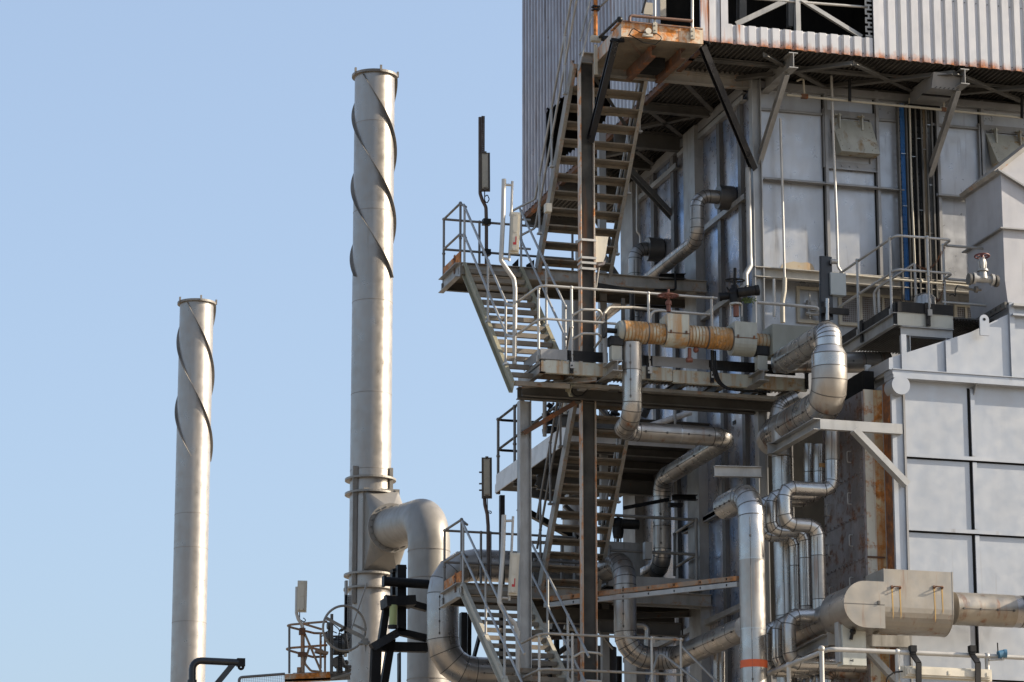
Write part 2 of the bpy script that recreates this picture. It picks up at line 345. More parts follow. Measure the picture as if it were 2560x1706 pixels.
def pipe_mb(path, r, fil=None, sp=.7, seg=4, seams=True, n=24, mb=None, bright=.15, cap=True):
    """insulated pipe: smooth jacket, dark lap seams along the runs and at every gore of the elbows"""
    mb = mb or MB(); fil = r*2.2 if fil is None else fil
    P = [V(p) for p in path]; nodes = fillet(P, fil, seg) if len(P) > 2 else P
    if seams:      # cut the straights at the lap joints, so each sheet of lagging has its own tone
        cut = []; base = [nodes[0]]
        for i in range(len(nodes)-1):
            d = nodes[i+1]-nodes[i]; L = d.length
            if L > sp*.9:
                k = int(L/sp)
                for j in range(1, k+1):
                    q = nodes[i]+d*((j-.5+random.uniform(-.12, .12))/k); base.append(q); cut.append((q, d.normalized()))
            base.append(nodes[i+1])
        f0 = len(mb.f); mb.tube(base, r, n, cap); cur = 0
        for i in range(len(base)-1):
            if i == 0 or (base[i]-base[i-1]).length > .12 or random.random() < .3: cur = random.choice((0, 0, 3, 4))
            for q in range(n): mb.mi[f0+i*n+q] = cur
    else: mb.tube(nodes, r, n, cap)
    if seams:
        fr = frames(nodes)
        def ring(c, t, wd=.014, k=1.012, mi=1):
            mb.tube([c-t*wd/2, c+t*wd/2], r*k, n, True, mi)
        for i in range(1, len(nodes)-1): ring(nodes[i], fr[i][1])
        for i in range(len(nodes)-1):
            d = nodes[i+1]-nodes[i]; L = d.length
            if L > .6 and r > .08:       # lap seam with little toggle clips along the run
                dd = d.normalized(); u = V((-.45, -.9, -.12 if abs(dd.z) < .5 else 0)); u = (u-dd*u.dot(dd)).normalized()
                a, b = nodes[i]+dd*.04, nodes[i+1]-dd*.04
                mb.tube([a+u*r, b+u*r], .005, 4, mi=1)
                for t in ((.04, .35, .66, .96) if r > .14 else ()): mb.cbox(a.lerp(b, t)+u*(r+.006), .022, .022, .03, 1)
        for q, dd in cut:
            b = random.random() < bright
            ring(q, dd, .025 if b else .012, 1.02 if b else 1.012, 2 if b else 1)
    return mb
def rail_part(th, pts, m='rail', r=.021, fil=.09, name='handrail'):
    return th.part(name, MB().tube(pts, r, 10, fil=fil, seg=4), m)
def posts(th, prs, m='rail', r=.021, lugs=True):
    for a, b in prs:
        mb = MB().tube([a, b], r, 10)
        mb.ball(b, r*1.5)
        if lugs: mb.ball((V(a)+V(b))/2, r*1.5); mb.cbox(V(a)+V((0, 0, .03)), .07, .05, .1)
        th.part('post', mb, m)
# ================================================================ key planes
YW = 48.0; YC = YW-1.4
XW = w(3, 2215, 900, Y=YW).x
XC = w(1, 1745, 370, Y=YC).x
ZS = w(1, 1745, 375, Y=YC).z
ZT = w(2, 20, 760, Y=YW).z            # top of the casing wall
YF = YW+6.7                            # far end of the casing
def pxY(t, x, y, X): return w(t, x, y, X=X).y

# ---------------------------------------------------------------- ground
g = MB(); n = 24
for i in range(n):
    for j in range(n):
        pass
g.add([(-1500, -1500, 0), (1500, -1500, 0), (1500, 3000, 0), (-1500, 3000, 0)], [(0, 1, 2, 3)])
setting('ground', g, 'ground')

# ---------------------------------------------------------------- corrugated house on top
corr_mat()
PROF_F = [(0, 0), (.56, 0), (.66, 1), (.90, 1)]
def corr(mb, o, d, u0, u1, zb, zt, nrm, per, dep, prof, rag=0.):
    o = V(o); d = V(d); nrm = V(nrm); us = []
    k = int(math.floor(u0/per))-1
    while k*per < u1:
        for f, dd in prof: us.append((k*per+f*per, dd))
        k += 1
    def dat(u):
        for (a, da), (b, db) in zip(us, us[1:]):
            if a <= u <= b: return da+(db-da)*(u-a)/(b-a+1e-9)
        return 0
    lst = [(u0, dat(u0))]+[q for q in us if u0 < q[0] < u1]+[(u1, dat(u1))]
    vs = []; fs = []
    for i, (u, dd) in enumerate(lst):
        a = zb(u) if callable(zb) else zb; b = zt(u) if callable(zt) else zt
        if rag and callable(zb): a += random.uniform(-rag, rag)
        if rag and callable(zt): b += random.uniform(-rag, rag)
        if b < a: b = a
        p = o+d*u-nrm*(dd*dep); vs += [p+V((0, 0, a)), p+V((0, 0, b))]
    for i in range(len(lst)-1): fs.append((2*i, 2*i+2, 2*i+3, 2*i+1))
    mb.add(vs, fs)
house = Thing('cladding_house', 'upper house clad in white corrugated sheet with rusty lower edge and an open bay', 'building', (XC, YC, ZS), None)
ZH = ZS+8; LX = 8.5; LY = w(0, 1303, 300, X=XC).y-YC
xl = w(1, 1985, 300, Y=YC).x-XC; xr = w(2, 975, 300, Y=YC).x-XC
zsill = w(2, 500, 304, Y=YC).z
F = MB()
corr(F, (XC, YC, 0), (1, 0, 0), 0, xl, ZS, ZH, (0, -1, 0), .2, .035, PROF_F)
corr(F, (XC, YC, 0), (1, 0, 0), xl, xr, ZS, zsill, (0, -1, 0), .2, .035, PROF_F)
corr(F, (XC, YC, 0), (1, 0, 0), xl, xr, ZS+2.5, ZH, (0, -1, 0), .2, .035, PROF_F)
corr(F, (XC, YC, 0), (1, 0, 0), xr, LX, ZS, ZH, (0, -1, 0), .2, .035, PROF_F)
house.part('front_cladding', F, 'clad')
sc = MB(); k = 0
while k*.2+.157 < LX:
    u = k*.2+.157
    zz_ = [ZS+.06] + ([] if xl < u < xr else [ZS+1.1, ZS+2.2])
    sc.bolts([(XC+u, YC+.034, z) for z in zz_], (0, -1, 0), .009, .012)
    if k % 5 == 2: sc.box((XC+k*.2+.008, YC-.004, ZS), (XC+k*.2+.013, YC-.0015, zsill if xl < u < xr+.1 else ZH))
    k += 1
house.part('fixing_screws', sc, 'galv_dark')
# side with the torn hole
top_pts = [w(1, a, b, X=XC) for a, b in ((300, 1030), (345, 985), (400, 960), (480, 875), (560, 800), (700, 720), (820, 600), (900, 540))]
bot_pts = [V((0,) )if 0 else w(0, a, b, X=XC) for a, b in ((1362, 426), (1385, 398), (1412, 392), (1445, 366), (1500, 318), (1530, 262), (1560, 235))]
def interp(pts):
    q = sorted([(p.y-YC, p.z) for p in pts])
    def f(u):
        if u <= q[0][0]: return q[0][1]
        for (a, za), (b, zb) in zip(q, q[1:]):
            if u <= b: return za+(zb-za)*(u-a)/(b-a)
        return q[-1][1]
    return f
ftop, fbot = interp(top_pts), interp(bot_pts)
uh0 = min(p.y for p in top_pts)-YC; uh1 = max(p.y for p in top_pts)-YC
PROF_S = [(0, 0), (.4, 0), (.5, 1), (.9, 1)]
udoor = w(1, 1345, 100, X=XC).y-YC
S = MB(); zdeck = ZS+.28
A = ((XC, YC, 0), (0, 1, 0))
corr(S, *A, udoor, uh0, ZS, ZH, (-1, 0, 0), .2, .035, PROF_S)
corr(S, *A, 0, .12, ZS, ZH, (-1, 0, 0), .2, .035, PROF_S)
corr(S, *A, .12, udoor, ZS, zdeck, (-1, 0, 0), .2, .035, PROF_S)
corr(S, *A, .12, udoor, ZS+2.3, ZH, (-1, 0, 0), .2, .035, PROF_S)
S2 = S; S = MB()
corr(S, *A, uh0, uh1, ZS, lambda u: fbot(u), (-1, 0, 0), .2, .035, PROF_S, .035)
corr(S, *A, uh0, uh1, lambda u: ftop(u), ZH, (-1, 0, 0), .2, .035, PROF_S, .035)
corr(S, *A, uh1, LY, ZS, ZH, (-1, 0, 0), .2, .035, PROF_S)
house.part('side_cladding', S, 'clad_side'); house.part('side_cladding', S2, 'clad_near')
B = MB(); B.box((XC+LX-.05, YC+.05, ZS), (XC+LX, YC+LY, ZH)); B.box((XC+.06, YC+LY-.05, ZS), (XC+LX-.06, YC+LY, ZH))
B.box((XC-.05, YC-.05, ZH+.003), (XC+LX+.05, YC+LY+.05, ZH+.1)); house.part('roof', B, 'galv_dark')
house.part('interior_shade_sheet', MB().box((XC+.05, YC+2.6, ZS+.1), (XC+LX-.1, YC+2.65, ZH-.01)), 'dark_fill')  # near-black sheet painting the darkness of the room behind the bay
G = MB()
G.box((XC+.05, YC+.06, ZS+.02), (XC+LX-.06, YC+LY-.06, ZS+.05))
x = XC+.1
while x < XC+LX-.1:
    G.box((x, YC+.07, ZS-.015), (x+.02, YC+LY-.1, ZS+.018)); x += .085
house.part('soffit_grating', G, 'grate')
C = MB()
for b0, b1 in ((xr-.01, xr+.09), (-.02, .10), (xl-.12, xl), (xl-.32, xl-.24)):
    house.part('corner_flashing', MB().box((XC+b0, YC-.022, ZS-.005), (XC+b1, YC-.006, ZH)), 'clad')
pz = MB(); x0 = XC+xr-.14
for k in range(34):
    z = zsill+.02+k*.075
    pz.box((x0, YC+.02, z), (x0+.12, YC+.028, z+.03)); pz.box((x0+(.0 if k % 2 else .05), YC+.02, z+.03), (x0+(.03 if k % 2 else .08), YC+.028, z+.075))
house.part('perforated_cable_tray', pz, 'galv')
# bracing seen in the open bay
br = MB(); yb = YC+.10
pa = lambda t, x, y: w(t, x, y, Y=yb)
br.beam(pa(1, 2060, 225), pa(2, 150, 15), 'L', .09, .06); br.beam(pa(2, 300, 0), pa(2, 860, 345), 'L', .09, .06)
br.beam(pa(2, 272, 300), mv(pa(2, 272, 300), 'Z', 2, y=-500), 'I', .1, .08, up=(0, 1, 0))
house.part('bay_brace', br, 'galv')
house.part('bay_handrail', MB().tube([pa(1, 1990, -30), pa(2, 905, 68)], .022, 10), 'rail')
yd = YC+.9
house.part('inner_post', MB().beam(w(1, 2110, 200, Y=yd), w(1, 2110, -300, Y=yd), 'I', .16, .12, up=(0, 1, 0)), 'galv_dark'); dk = MB(); dk.beam(w(2, 200, 250, Y=yd), w(2, 200, -300, Y=yd), 'I', .1, .08, up=(0, 1, 0))
house.part('inner_post', dk, 'galv_dark')
# soffit beams along X and diagonals (under the grating)
sb = [YC+.7, YW+1.75, YW+3.3, YW+4.9, YW+6.6, YC+LY-.15]
for k, yy in enumerate(sb):
    h = (.05, .16, .3, .16, .3, .2)[k]
    x1 = XC+LX-.2 if k == 0 else XW-.02
    house.part('soffit_beam', MB().beam((XC+.03, yy, ZS-.03-h/2), (x1, yy, ZS-.03-h/2), 'I', h, .12, .02), 'galv_dark')
for a, b in (((XC+.1, YW+.1), (XW-.05, YW+1.7)), ((XC+.1, YW+1.8), (XW-.05, YW+3.2)), ((XC+.1, YW+3.2), (XW-.1, YW+1.8)), ((XC+.1, YW+3.4), (XW-.1, YW+4.8)), ((XC+.1, YW+4.8), (XW-.1, YW+3.4)), ((XC+.1, YW+5), (XW-.1, YW+6.5))):
    house.part('soffit_brace', MB().beam((*a, ZS-.10), (*b, ZS-.10), 'L', .09, .09, .012), 'galv_dark')
house.part('edge_angle', MB().beam((XC+.03, YC+.05, ZS-.03), (XC+.03, YC+LY, ZS-.03), 'C', .1, .08), 'brownrust')
# bracket beams carrying the overhang, with knee braces down to the wall
for k, (t, bx, kx0, ky0, kx1, ky1) in enumerate(((2, 200, 200, 640, -10, 1490), (2, 1770, 1770, 830, 1490, 1660))):
    xb = w(2, bx+20, 600, Y=YC+.1).x
    zb = ZS-.17
    house.part('bracket_beam', MB().beam((xb, YC+.02, zb), (xb, YW, zb), 'I', .26, .15, .016), 'galv')
    a = V((xb, YC+.25, zb-.16)); b = w(2, kx1, ky1, Y=YW-.03)
    if k == 0: b = w(1, 2290, 1500, Y=YW-.03)
    house.part('knee_brace', MB().beam(a, b, 'C', .14, .08, .012, up=(0, -1, 0)), 'galv')
for k, (xa, xb_) in enumerate(((0.62, 2.15), (2.15, 3.9), (3.9, 5.9))):
    base = XW+.0
    mb = MB(); x0 = XC+xl+xa*1.0; x1 = XC+xl+xb_*1.0
    mb.beam((x0, YC+.1, ZS-.1), (x1, YW-.05, ZS-.1), 'L', .09, .09); mb.beam((x0, YW-.05, ZS-.105), (x1, YC+.1, ZS-.105), 'L', .09, .09)
    house.part('soffit_brace', mb, 'galv_dark')
# cable tray box below the soffit
ct = MB(); xa = w(2, 1500, 700, Y=YC+.25).x; xb = xa+.48
ct.prism([(xa, YC+.15, ZS-.1), (xa, YC+.25, ZS-.34), (xa, YW-.25, ZS-.34), (xa, YW-.25, ZS-.1)], (.48, 0, 0))
house.part('tray_box', ct, 'stiff')
t2 = MB()
for i in range(6):
    for j in range(3): t2.box((xa+.04+i*.075, YC+.155+j*.03, ZS-.345), (xa+.06+i*.075, YC+.17+j*.03, ZS-.341))
house.part('tray_strap', MB().box((xa-.03, YC+.55, ZS-.36), (xb+.03, YC+.6, ZS-.341)), 'black'); house.part('tray_strap', MB().box((xa-.03, YW-.3, ZS-.37), (xb+.03, YW-.2, ZS-.341)), 'black')
house.part('tray_perforation', t2, 'black')

# ---------------------------------------------------------------- boiler casing under the house
cas = Thing('boiler_casing', 'tall grey metal boiler casing with ribbed walls under the corrugated house', 'building', (XW, YW, 0))
zbm = w(4, 60, 965, Y=YW).z; hbm = .14
cas.part('front_wall', MB().box((XW+.03, YW, zbm), (XW+8.3, YW+3, ZT)), 'wall')
cas.part('lower_front_wall', MB().box((XW+.03, YW+.3, 0), (XW+8.3, YW+3, zbm-.003)), 'wall')
cas.part('side_wall', MB().box((XW, YW+.05, 0), (XW+.028, YF, ZT)).box((XW+.03, YF-.05, 0), (XW+8.3, YF, ZT)), 'wall_left')
cas.part('casing_top', MB().box((XW, YW+.02, ZT+.003), (XW+8.3, YF, ZT+.06)), 'galv_dark')
# front ribs and ledges
def vrib(x, z0, z1, y=YW, dpt=.09, wd=.05, m='stiff'):
    cas.part('rib', MB().box((x-wd/2, y-dpt, z0), (x+wd/2, y-.002, z1)), m)
    cas.part('gap_shadow_strip', MB().box((x-wd/2-.028, y-.006, z0), (x-wd/2-.002, y-.001, z1)), 'gap_shadow')  # dark strip left of the rib, joint gap and rib shadow painted together
for t, x, y in ((4, 540, 500), (4, 1015, 500), (4, 1572, 500), (2, 1955, 1200)):
    vrib(w(t, x, y, Y=YW).x, zbm+.1, ZT)
zl = w(4, 600, 140, Y=YW).z
xt0 = w(4, 1235, 500, Y=YW).x; xt1 = w(4, 1545, 500, Y=YW).x
cas.part('ledge', MB().beam((XW+.18, YW-.05, zl), (xt0, YW-.05, zl), 'L', .06, .1), 'stiff')
cas.part('ledge', MB().beam((xt1, YW-.05, zl-.03), (XW+8, YW-.05, zl-.03), 'L', .06, .1), 'stiff')
cas.part('top_band', MB().box((XW+.1, YW-.1, ZT-.14), (XW+8.2, YW-.002, ZT-.02)).box((XW+.1, YW-.05, ZT-.5), (XW+8.2, YW-.002, ZT-.46)), 'stiff')
cas.part('base_beam', MB().beam((XW-.02, YW-.06, zbm), (XW+8.2, YW-.06, zbm), 'C', hbm+.03, .1), 'beampaint')
# corner posts of the side wall
def ybox(th, t, x0, x1, y, z0, z1, dx, m, nm):
    ya = w(t, x0, y, X=XW-dx).y; yb = w(t, x1, y, X=XW-dx).y
    th.part(nm, MB().box((XW-dx, min(ya, yb), z0), (XW-.002, max(ya, yb), z1)), m)
ybox(cas, 3, 1000, 1110, 900, 0, ZT-.06, .16, 'galv', 'column'); ybox(cas, 3, 1585, 1690, 900, 0, ZT-.06, .16, 'galv', 'column')
cas.part('column', MB().beam((XW+.06, YW-.07, 0), (XW+.06, YW-.07, ZT), 'I', .16, .16, .014, up=(1, 0, 0)), 'galv_light')
for x in (1290, 1475, 1905, 2100): ybox(cas, 3, x-10, x+18, 900, 0, ZT-.1, .07, 'ribdark', 'rib')
for t, x, y in ((3, 1960, 375), (3, 1800, 1310), (7, 1700, 105), (7, 1900, 955), (1, 1885, 1100), (5, 2000, 1500)):
    p = w(t, x, y, X=XW-.1)
    cas.part('ledge', MB().beam((XW-.1, YW+.1, p.z), (XW-.1, YW+3.4, p.z), 'L', .09, .09), 'galv')
for t, x, y in ((3, 1380, 60), (7, 1500, 1140), (3, 1180, 1270)):
    p = w(t, x, y, X=XW-.1)
    cas.part('ledge', MB().beam((XW-.1, YW+3.5, p.z), (XW-.1, YF, p.z), 'L', .09, .09), 'galv')
cas.part('top_rail', MB().beam((XW-.09, YW+.1, ZT-.1), (XW-.09, YF, ZT-.1), 'C', .16, .08), 'stiff')
cas.part('dark_shade_plate', MB().box(w(8, 20, 1500, Y=YW+.27), w(6, 900, 780, Y=YW+.295)), 'dark_fill')  # black plate on the solid wall, painted shade behind the pipe bundle
# hatches
def hatch(t, x0, y0, x1, y1, cv, lab):
    a = w(t, x0, y1, Y=YW-.03); b = w(t, x1, y0, Y=YW-.03)
    hp = MB(); fr = .12
    x_0, x_1, z_0, z_1 = a.x, b.x, a.z, b.z
    hp.box((x_0, YW-.04, z_0), (x_0+fr, YW-.002, z_1)); hp.box((x_1-fr, YW-.04, z_0), (x_1, YW-.002, z_1))
    hp.box((x_0+fr, YW-.04, z_0), (x_1-fr, YW-.002, z_0+fr)); hp.box((x_0+fr, YW-.04, z_1-fr), (x_1-fr, YW-.002, z_1))
    hp.box((x_0-.02, YW-.07, z_0), (x_0, YW-.002, z_1)); hp.box((x_1, YW-.07, z_0), (x_1+.02, YW-.002, z_1)); hp.box((x_0, YW-.07, z_0-.02), (x_1, YW-.041, z_0))
    bp = [(x_0+.05, YW-.04, z_0+.06+i*(z_1-z_0-.12)/6) for i in range(7)]+[(x_1-.05, YW-.04, z_0+.06+i*(z_1-z_0-.12)/6) for i in range(7)]+[(x_0+.16+i*.14, YW-.04, z_0+.05) for i in range(4)]
    hp.bolts(bp, (0, -1, 0), .013, .015)
    ho = cas.part('hatch', hp, 'stiff', label=lab)
    zt, zb = z_1-.16, z_0+.22
    A0, A1 = V((x_0+.11, YW-.06, zt)), V((x_1-.10, YW-.06, zt)); B0, B1 = V((x_0+.20, YW-.30, zb)), V((x_1-.05, YW-.30, zb))
    C0, C1 = V((x_0+.20, YW-.045, zb)), V((x_1-.05, YW-.045, zb))
    h2 = MB(); h2.add([A0, A1, B0, B1, C0, C1, V((A0.x, YW-.045, zt)), V((A1.x, YW-.045, zt))], [(0, 2, 3, 1), (0, 6, 4, 2), (1, 3, 5, 7), (2, 4, 5, 3), (0, 1, 7, 6)])
    for f in (.25, .68):
        xx = x_0+(x_1-x_0)*f; h2.box((xx, YW-.16, zt-.18), (xx+.02, YW-.05, zt+.08)); h2.box((xx-.05, YW-.1, zt+.06), (xx+.07, YW-.045, zt+.08))
    nrm = (B0-A0).cross(A1-A0).normalized()
    if nrm.y > 0: nrm = -nrm
    h2.bolts([A0.lerp(B0, i/6)+V((.05, 0, 0)) for i in range(1, 6)]+[A1.lerp(B1, i/6)-V((.05, 0, 0)) for i in range(1, 6)]+[B0.lerp(B1, i/5)+V((0, 0, .05)) for i in range(1, 5)], nrm, .01, .012)
    cas.part('hatch_cover', h2, 'hatchp', parent=ho, label=cv)
M['hatchp'] = mat('rust_spotted_hatch_paint', (.50, .50, .44), .5, .2, .12, .5, .42, .5, rustcol=(.24, .15, .06), scale=1.5)
hatch(2, 520, 1050, 990, 1540, 'tilted hatch cover lightly spotted with rust', 'left bolted hatch on the front wall')
hatch(2, 1955, 1190, 2450, 1640, 'tilted hatch cover with a broad brown rust run', 'right bolted hatch on the front wall')
# cream framed openings with wire mesh under the beam
def frame(mb, a, b, y, wd=.05, dp=.05):
    x0, x1, z0, z1 = a.x, b.x, b.z, a.z
    mb.box((x0, y-dp, z0), (x0+wd, y, z1)); mb.box((x1-wd, y-dp, z0), (x1, y, z1)); mb.box((x0+wd, y-dp, z1-wd), (x1-wd, y, z1)); mb.box((x0+wd, y-dp, z0), (x1-wd, y, z0+wd))
yl = YW+.295
f1 = MB(); frame(f1, w(4, 255, 1070, Y=yl), w(4, 500, 1420, Y=yl), yl); cas.part('panel_frame', f1, 'cream')
va = w(4, 400, 1260, Y=yl-.1); vb = MB(); vb.cbox(va, .16, .1, .22); vb.cbox(va+V((0, -.07, 0)), .1, .06, .14); vb.tube([va+V((-.12, -.04, -.12)), va+V((.16, -.04, -.12))], .03, 10); vb.tube([va+V((-.05, -.05, -.2)), va+V((-.05, -.05, .25))], .012, 8)
cas.part('gauge_unit', vb, 'galv')
for (xa, ya, xb, yb_) in ((640, 1120, 1260, 1470), (1700, 1230, 2040, 1500)):
    A0, B0 = w(4, xa, ya, Y=yl), w(4, xb, yb_, Y=yl)
    f2 = MB(); frame(f2, A0, B0, yl)
    n = 3
    for k in range(1, n):
        xx = A0.x+(B0.x-A0.x)*k/n; f2.box((xx-.02, yl-.045, B0.z+.05), (xx+.02, yl-.001, A0.z-.05))
    fo = cas.part('mesh_window', f2, 'cream')
    ms = MB(); xx = A0.x+.06
    while xx < B0.x-.05: ms.box((xx, yl-.03, B0.z+.05), (xx+.006, yl-.024, A0.z-.05)); xx += .035
    zz = B0.z+.06
    while zz < A0.z-.05: ms.box((A0.x+.05, yl-.037, zz), (B0.x-.05, yl-.031, zz+.006)); zz += .035
    cas.part('wire_mesh', ms, 'galv_light', parent=fo)
    cas.part('dark_pane', MB().box((A0.x+.05, yl-.012, B0.z+.05), (B0.x-.05, yl-.004, A0.z-.05)), 'door', parent=fo)

# ---------------------------------------------------------------- cable ladder on the wall
cl = Thing('cable_ladder', 'vertical cable ladder with blue, black and tan cables running up the grey wall', 'cable ladder', (xt0, YW-.1, zbm))
zc0 = w(4, 1400, 1200, Y=YW-.15).z; zc1 = ZS-.3
def xa(x): return w(4, x, 500, Y=YW-.16).x
base = [('blue', 1246, 1288, 7), ('rubber', 1345, 1385, 5), ('rubber', 1392, 1438, 6), ('tan', 1443, 1482, 6), ('galv_dark', 1488, 1525, 5)]
mb = MB()
for x in (1226, 1300, 1330, 1386, 1440, 1484, 1535): mb.box((xa(x)-.012, YW-.17, zc0), (xa(x)+.012, YW-.08, zc1))
z = zc0
while z < zc1: mb.box((xa(1226), YW-.1, z), (xa(1535), YW-.08, z+.03)); z += .12
cl.part('ladder_tray', mb, 'galv_dark')
for m, a, b, k in base:
    mb = MB()
    for i in range(k):
        x = xa(a)+(xa(b)-xa(a))*(i+.5)/k; pts = []
        for j in range(9): pts.append((x+random.uniform(-.004, .004), YW-.13+random.uniform(-.01, .01), zc0+(zc1-zc0)*j/8))
        mb.tube(pts, (xa(b)-xa(a))/k*.46, 6)
    zz = zc0+.2
    while zz < zc1-.2: mb.box((xa(a), YW-.155, zz), (xa(b), YW-.145, zz+.007), 1); zz += random.uniform(.8, 1.5)
    cl.part('cable_bundle', mb, [m, 'seam_lt'], label={'blue': 'bright blue cables', 'tan': 'tan cables'}.get(m))
cl.part('conduit', MB().tube([w(2, 1300, 905, Y=YW-.2), w(4, 1318, 100, Y=YW-.2), w(4, 1350, 860, Y=YW-.2)], .017, 8), 'cream')

# ---------------------------------------------------------------- thin pipes on the wall
def thin(name, label, pts, r, m, cat='pipe', fil=.08, extra=None):
    mb = MB().tube(pts, r, 10, fil=fil, seg=4)
    if extra:
        for c, rr in extra: mb.ball(c, rr)
    return solo(name, mb, m, label, cat)
yh = YW-.45
hp = [w(2, 170, 872, Y=yh), w(2, 2340, 1082, Y=yh)]
th = Thing('hung_pipe', 'thin pale pipe hung level in front of the wall just under the overhang', 'pipe', hp[0])
th.part('tube', MB().tube(hp, .022, 10), 'cream'); th.part('tee', MB().cbox(w(2, 335, 888, Y=yh), .11, .06, .07).cbox(w(2, 1615, 1008, Y=yh), .08, .05, .06), 'brownrust')
th.part('hanger', MB().tube([w(2, 335, 880, Y=yh), w(2, 325, 720, Y=yh), w(2, 265, 745, Y=yh+.1)], .018, 8, fil=.04), 'cream')
for x, y0, y1 in ((750, 720, 935), (2333, 880, 1090)):
    th.part('hanger', MB().beam(w(2, x, y0, Y=yh-.03), w(2, x, y1, Y=yh-.03), 'L', .05, .05, up=(1, 0, 0)), 'black')
th.part('hanger', MB().tube([w(2, 1615, 1000, Y=yh), w(2, 1615, 900, Y=yh)], .014, 8), 'cream')
yv = YW-.2
thin('down_pipe', 'thin white down pipe nearest the corner post, kinked at its rusty foot', [w(2, 112, 1090, Y=yv), w(4, 133, 200, Y=yv), w(4, 152, 985, Y=yv)], .02, 'rail')
thin('drain_boot', 'stubby weathered pipe with a dog-leg below the thin white down pipe', [w(4, 153, 990, Y=yv), w(4, 150, 1110, Y=yv), w(4, 132, 1210, Y=yv), w(4, 135, 1400, Y=yv)], .038, 'cream', fil=.03)
thin('down_pipe', 'thin white down pipe passing the left hatch and bending out at its foot', [w(2, 583, 700, Y=yv-.2), w(2, 600, 1250, Y=yv-.2), w(4, 632, 500, Y=yv-.2), w(4, 642, 885, Y=yv-.2), w(4, 690, 960, Y=yv-.2), w(4, 735, 962, Y=yv-.2)], .022, 'rail')
thin('level_pipe', 'thin pale pipe running level across the cream beam behind the railing', [w(4, 730, 962, Y=YW-.3), w(4, 1860, 1068, Y=YW-.3)], .02, 'cream', extra=[(w(4, 1410, 1022, Y=YW-.3), .035)])
# ================================================================ stair tower frame
YP = YW-.95
z2 = w(5, 290, 172, Y=YP).z
zL2 = w('B', 345, 62, Y=YW+2.2).z
z3 = w(1, 700, 592, Y=YW).z
zL1 = w('C', 872, 925, Y=YW+2.2).z
z1 = w(7, 560, 1130, Y=YP).z-1.05
print('levels', z1, zL1, z2, zL2, z3, ZS, ZT, 'XW', XW, 'XC', XC)
def hcol(th, x0, x1, y, z0, z1_, wb=.16, fm='col_rust', wm='webdark'):
    o = th.part('column', MB().box((x0, y-wb/2, z0), (x0+.014, y+wb/2, z1_)).box((x1-.014, y-wb/2, z0), (x1, y+wb/2, z1_)), fm)
    th.part('column_web', MB().box((x0+.014, y-.02, z0), (x1-.014, y-.008, z1_)), wm, parent=o)
frm = Thing('stair_tower_frame', 'open steel frame of rust-streaked columns and dark beams carrying the zigzag stairs', 'steel frame', (w(3, 628, 800, Y=YW).x, YW, 0))
xA0, xA1 = w(3, 622, 800, Y=YW).x, w(3, 752, 800, Y=YW).x
xB0, xB1 = w(5, 60, 900, Y=YW).x, w(5, 166, 900, Y=YW).x
hcol(frm, xA0, xA1, YW, 0, z3-.003)
zbm2 = w(5, 65, 440, Y=YW).z
hcol(frm, xB0, xB1, YW, 0, zbm2-.2, fm='galv', wm='galv')
frm.part('beam', MB().beam((xA0+.02, YW, z3+.09), (XW, YW, z3+.09), 'I', .18, .14, .016).beam((xA1, YW-.0, z3-.09), (XW, YW-.0, z3-.09), 'I', .17, .12, .016), 'galv_rust')
frm.part('beam', MB().beam((xB0-.02, YW, zbm2-.08), (XW, YW, zbm2-.08), 'I', .18, .13, .014), 'galv_dark')
a = w(5, 85, 840, Y=YW-.06); b = w(5, 560, 560, Y=YW-.06)
frm.part('brace', MB().beam(a, b, 'C', .14, .07, .01, up=(0, -1, 0)), 'brownrust')
frm.part('brace', MB().beam(w(1, 745, 700, Y=YW+.3), w(1, 1085, 1230, Y=YW+1.0), 'L', .06, .06), 'galv_dark')
for x in (xA1+.5,):
    pass
frm.part('beam', MB().beam((xA1, YW+2.25, z2-.2), (XW, YW+2.25, z2-.2), 'I', .2, .12), 'galv_dark')
frm.part('beam', MB().beam((xB1, YW+.02, z1-.2), (XW, YW+.02, z1-.2), 'I', .2, .12), 'galv_dark')
# white tape bands round the rusty column
for y0 in (655, 818, 865, 918):
    c = w(3, 690, y0, Y=YW)
    frm.part('cable_strap', MB().box((xA0-.012, YW-.10, c.z-.018), (xA1+.012, YW-.084, c.z+.018)).box((xA0-.016, YW-.1, c.z-.018), (xA0-.002, YW+.08, c.z+.018)), 'rail')
# rear columns
for X_, n_ in ((w(3, 830, 900, Y=YW+3.3).x, 0),):
    frm.part('column', MB().beam((X_, YW+3.3, 0), (X_, YW+3.3, z3), 'flat', .12, .12), 'galv')
fc = w('C', 1125, 400, Y=YW+3.4)
frm.part('column', MB().beam((fc.x, YW+3.4, 0), (fc.x, YW+3.4, w('C', 1125, 360, Y=YW+3.4).z), 'flat', .08, .08), 'black')

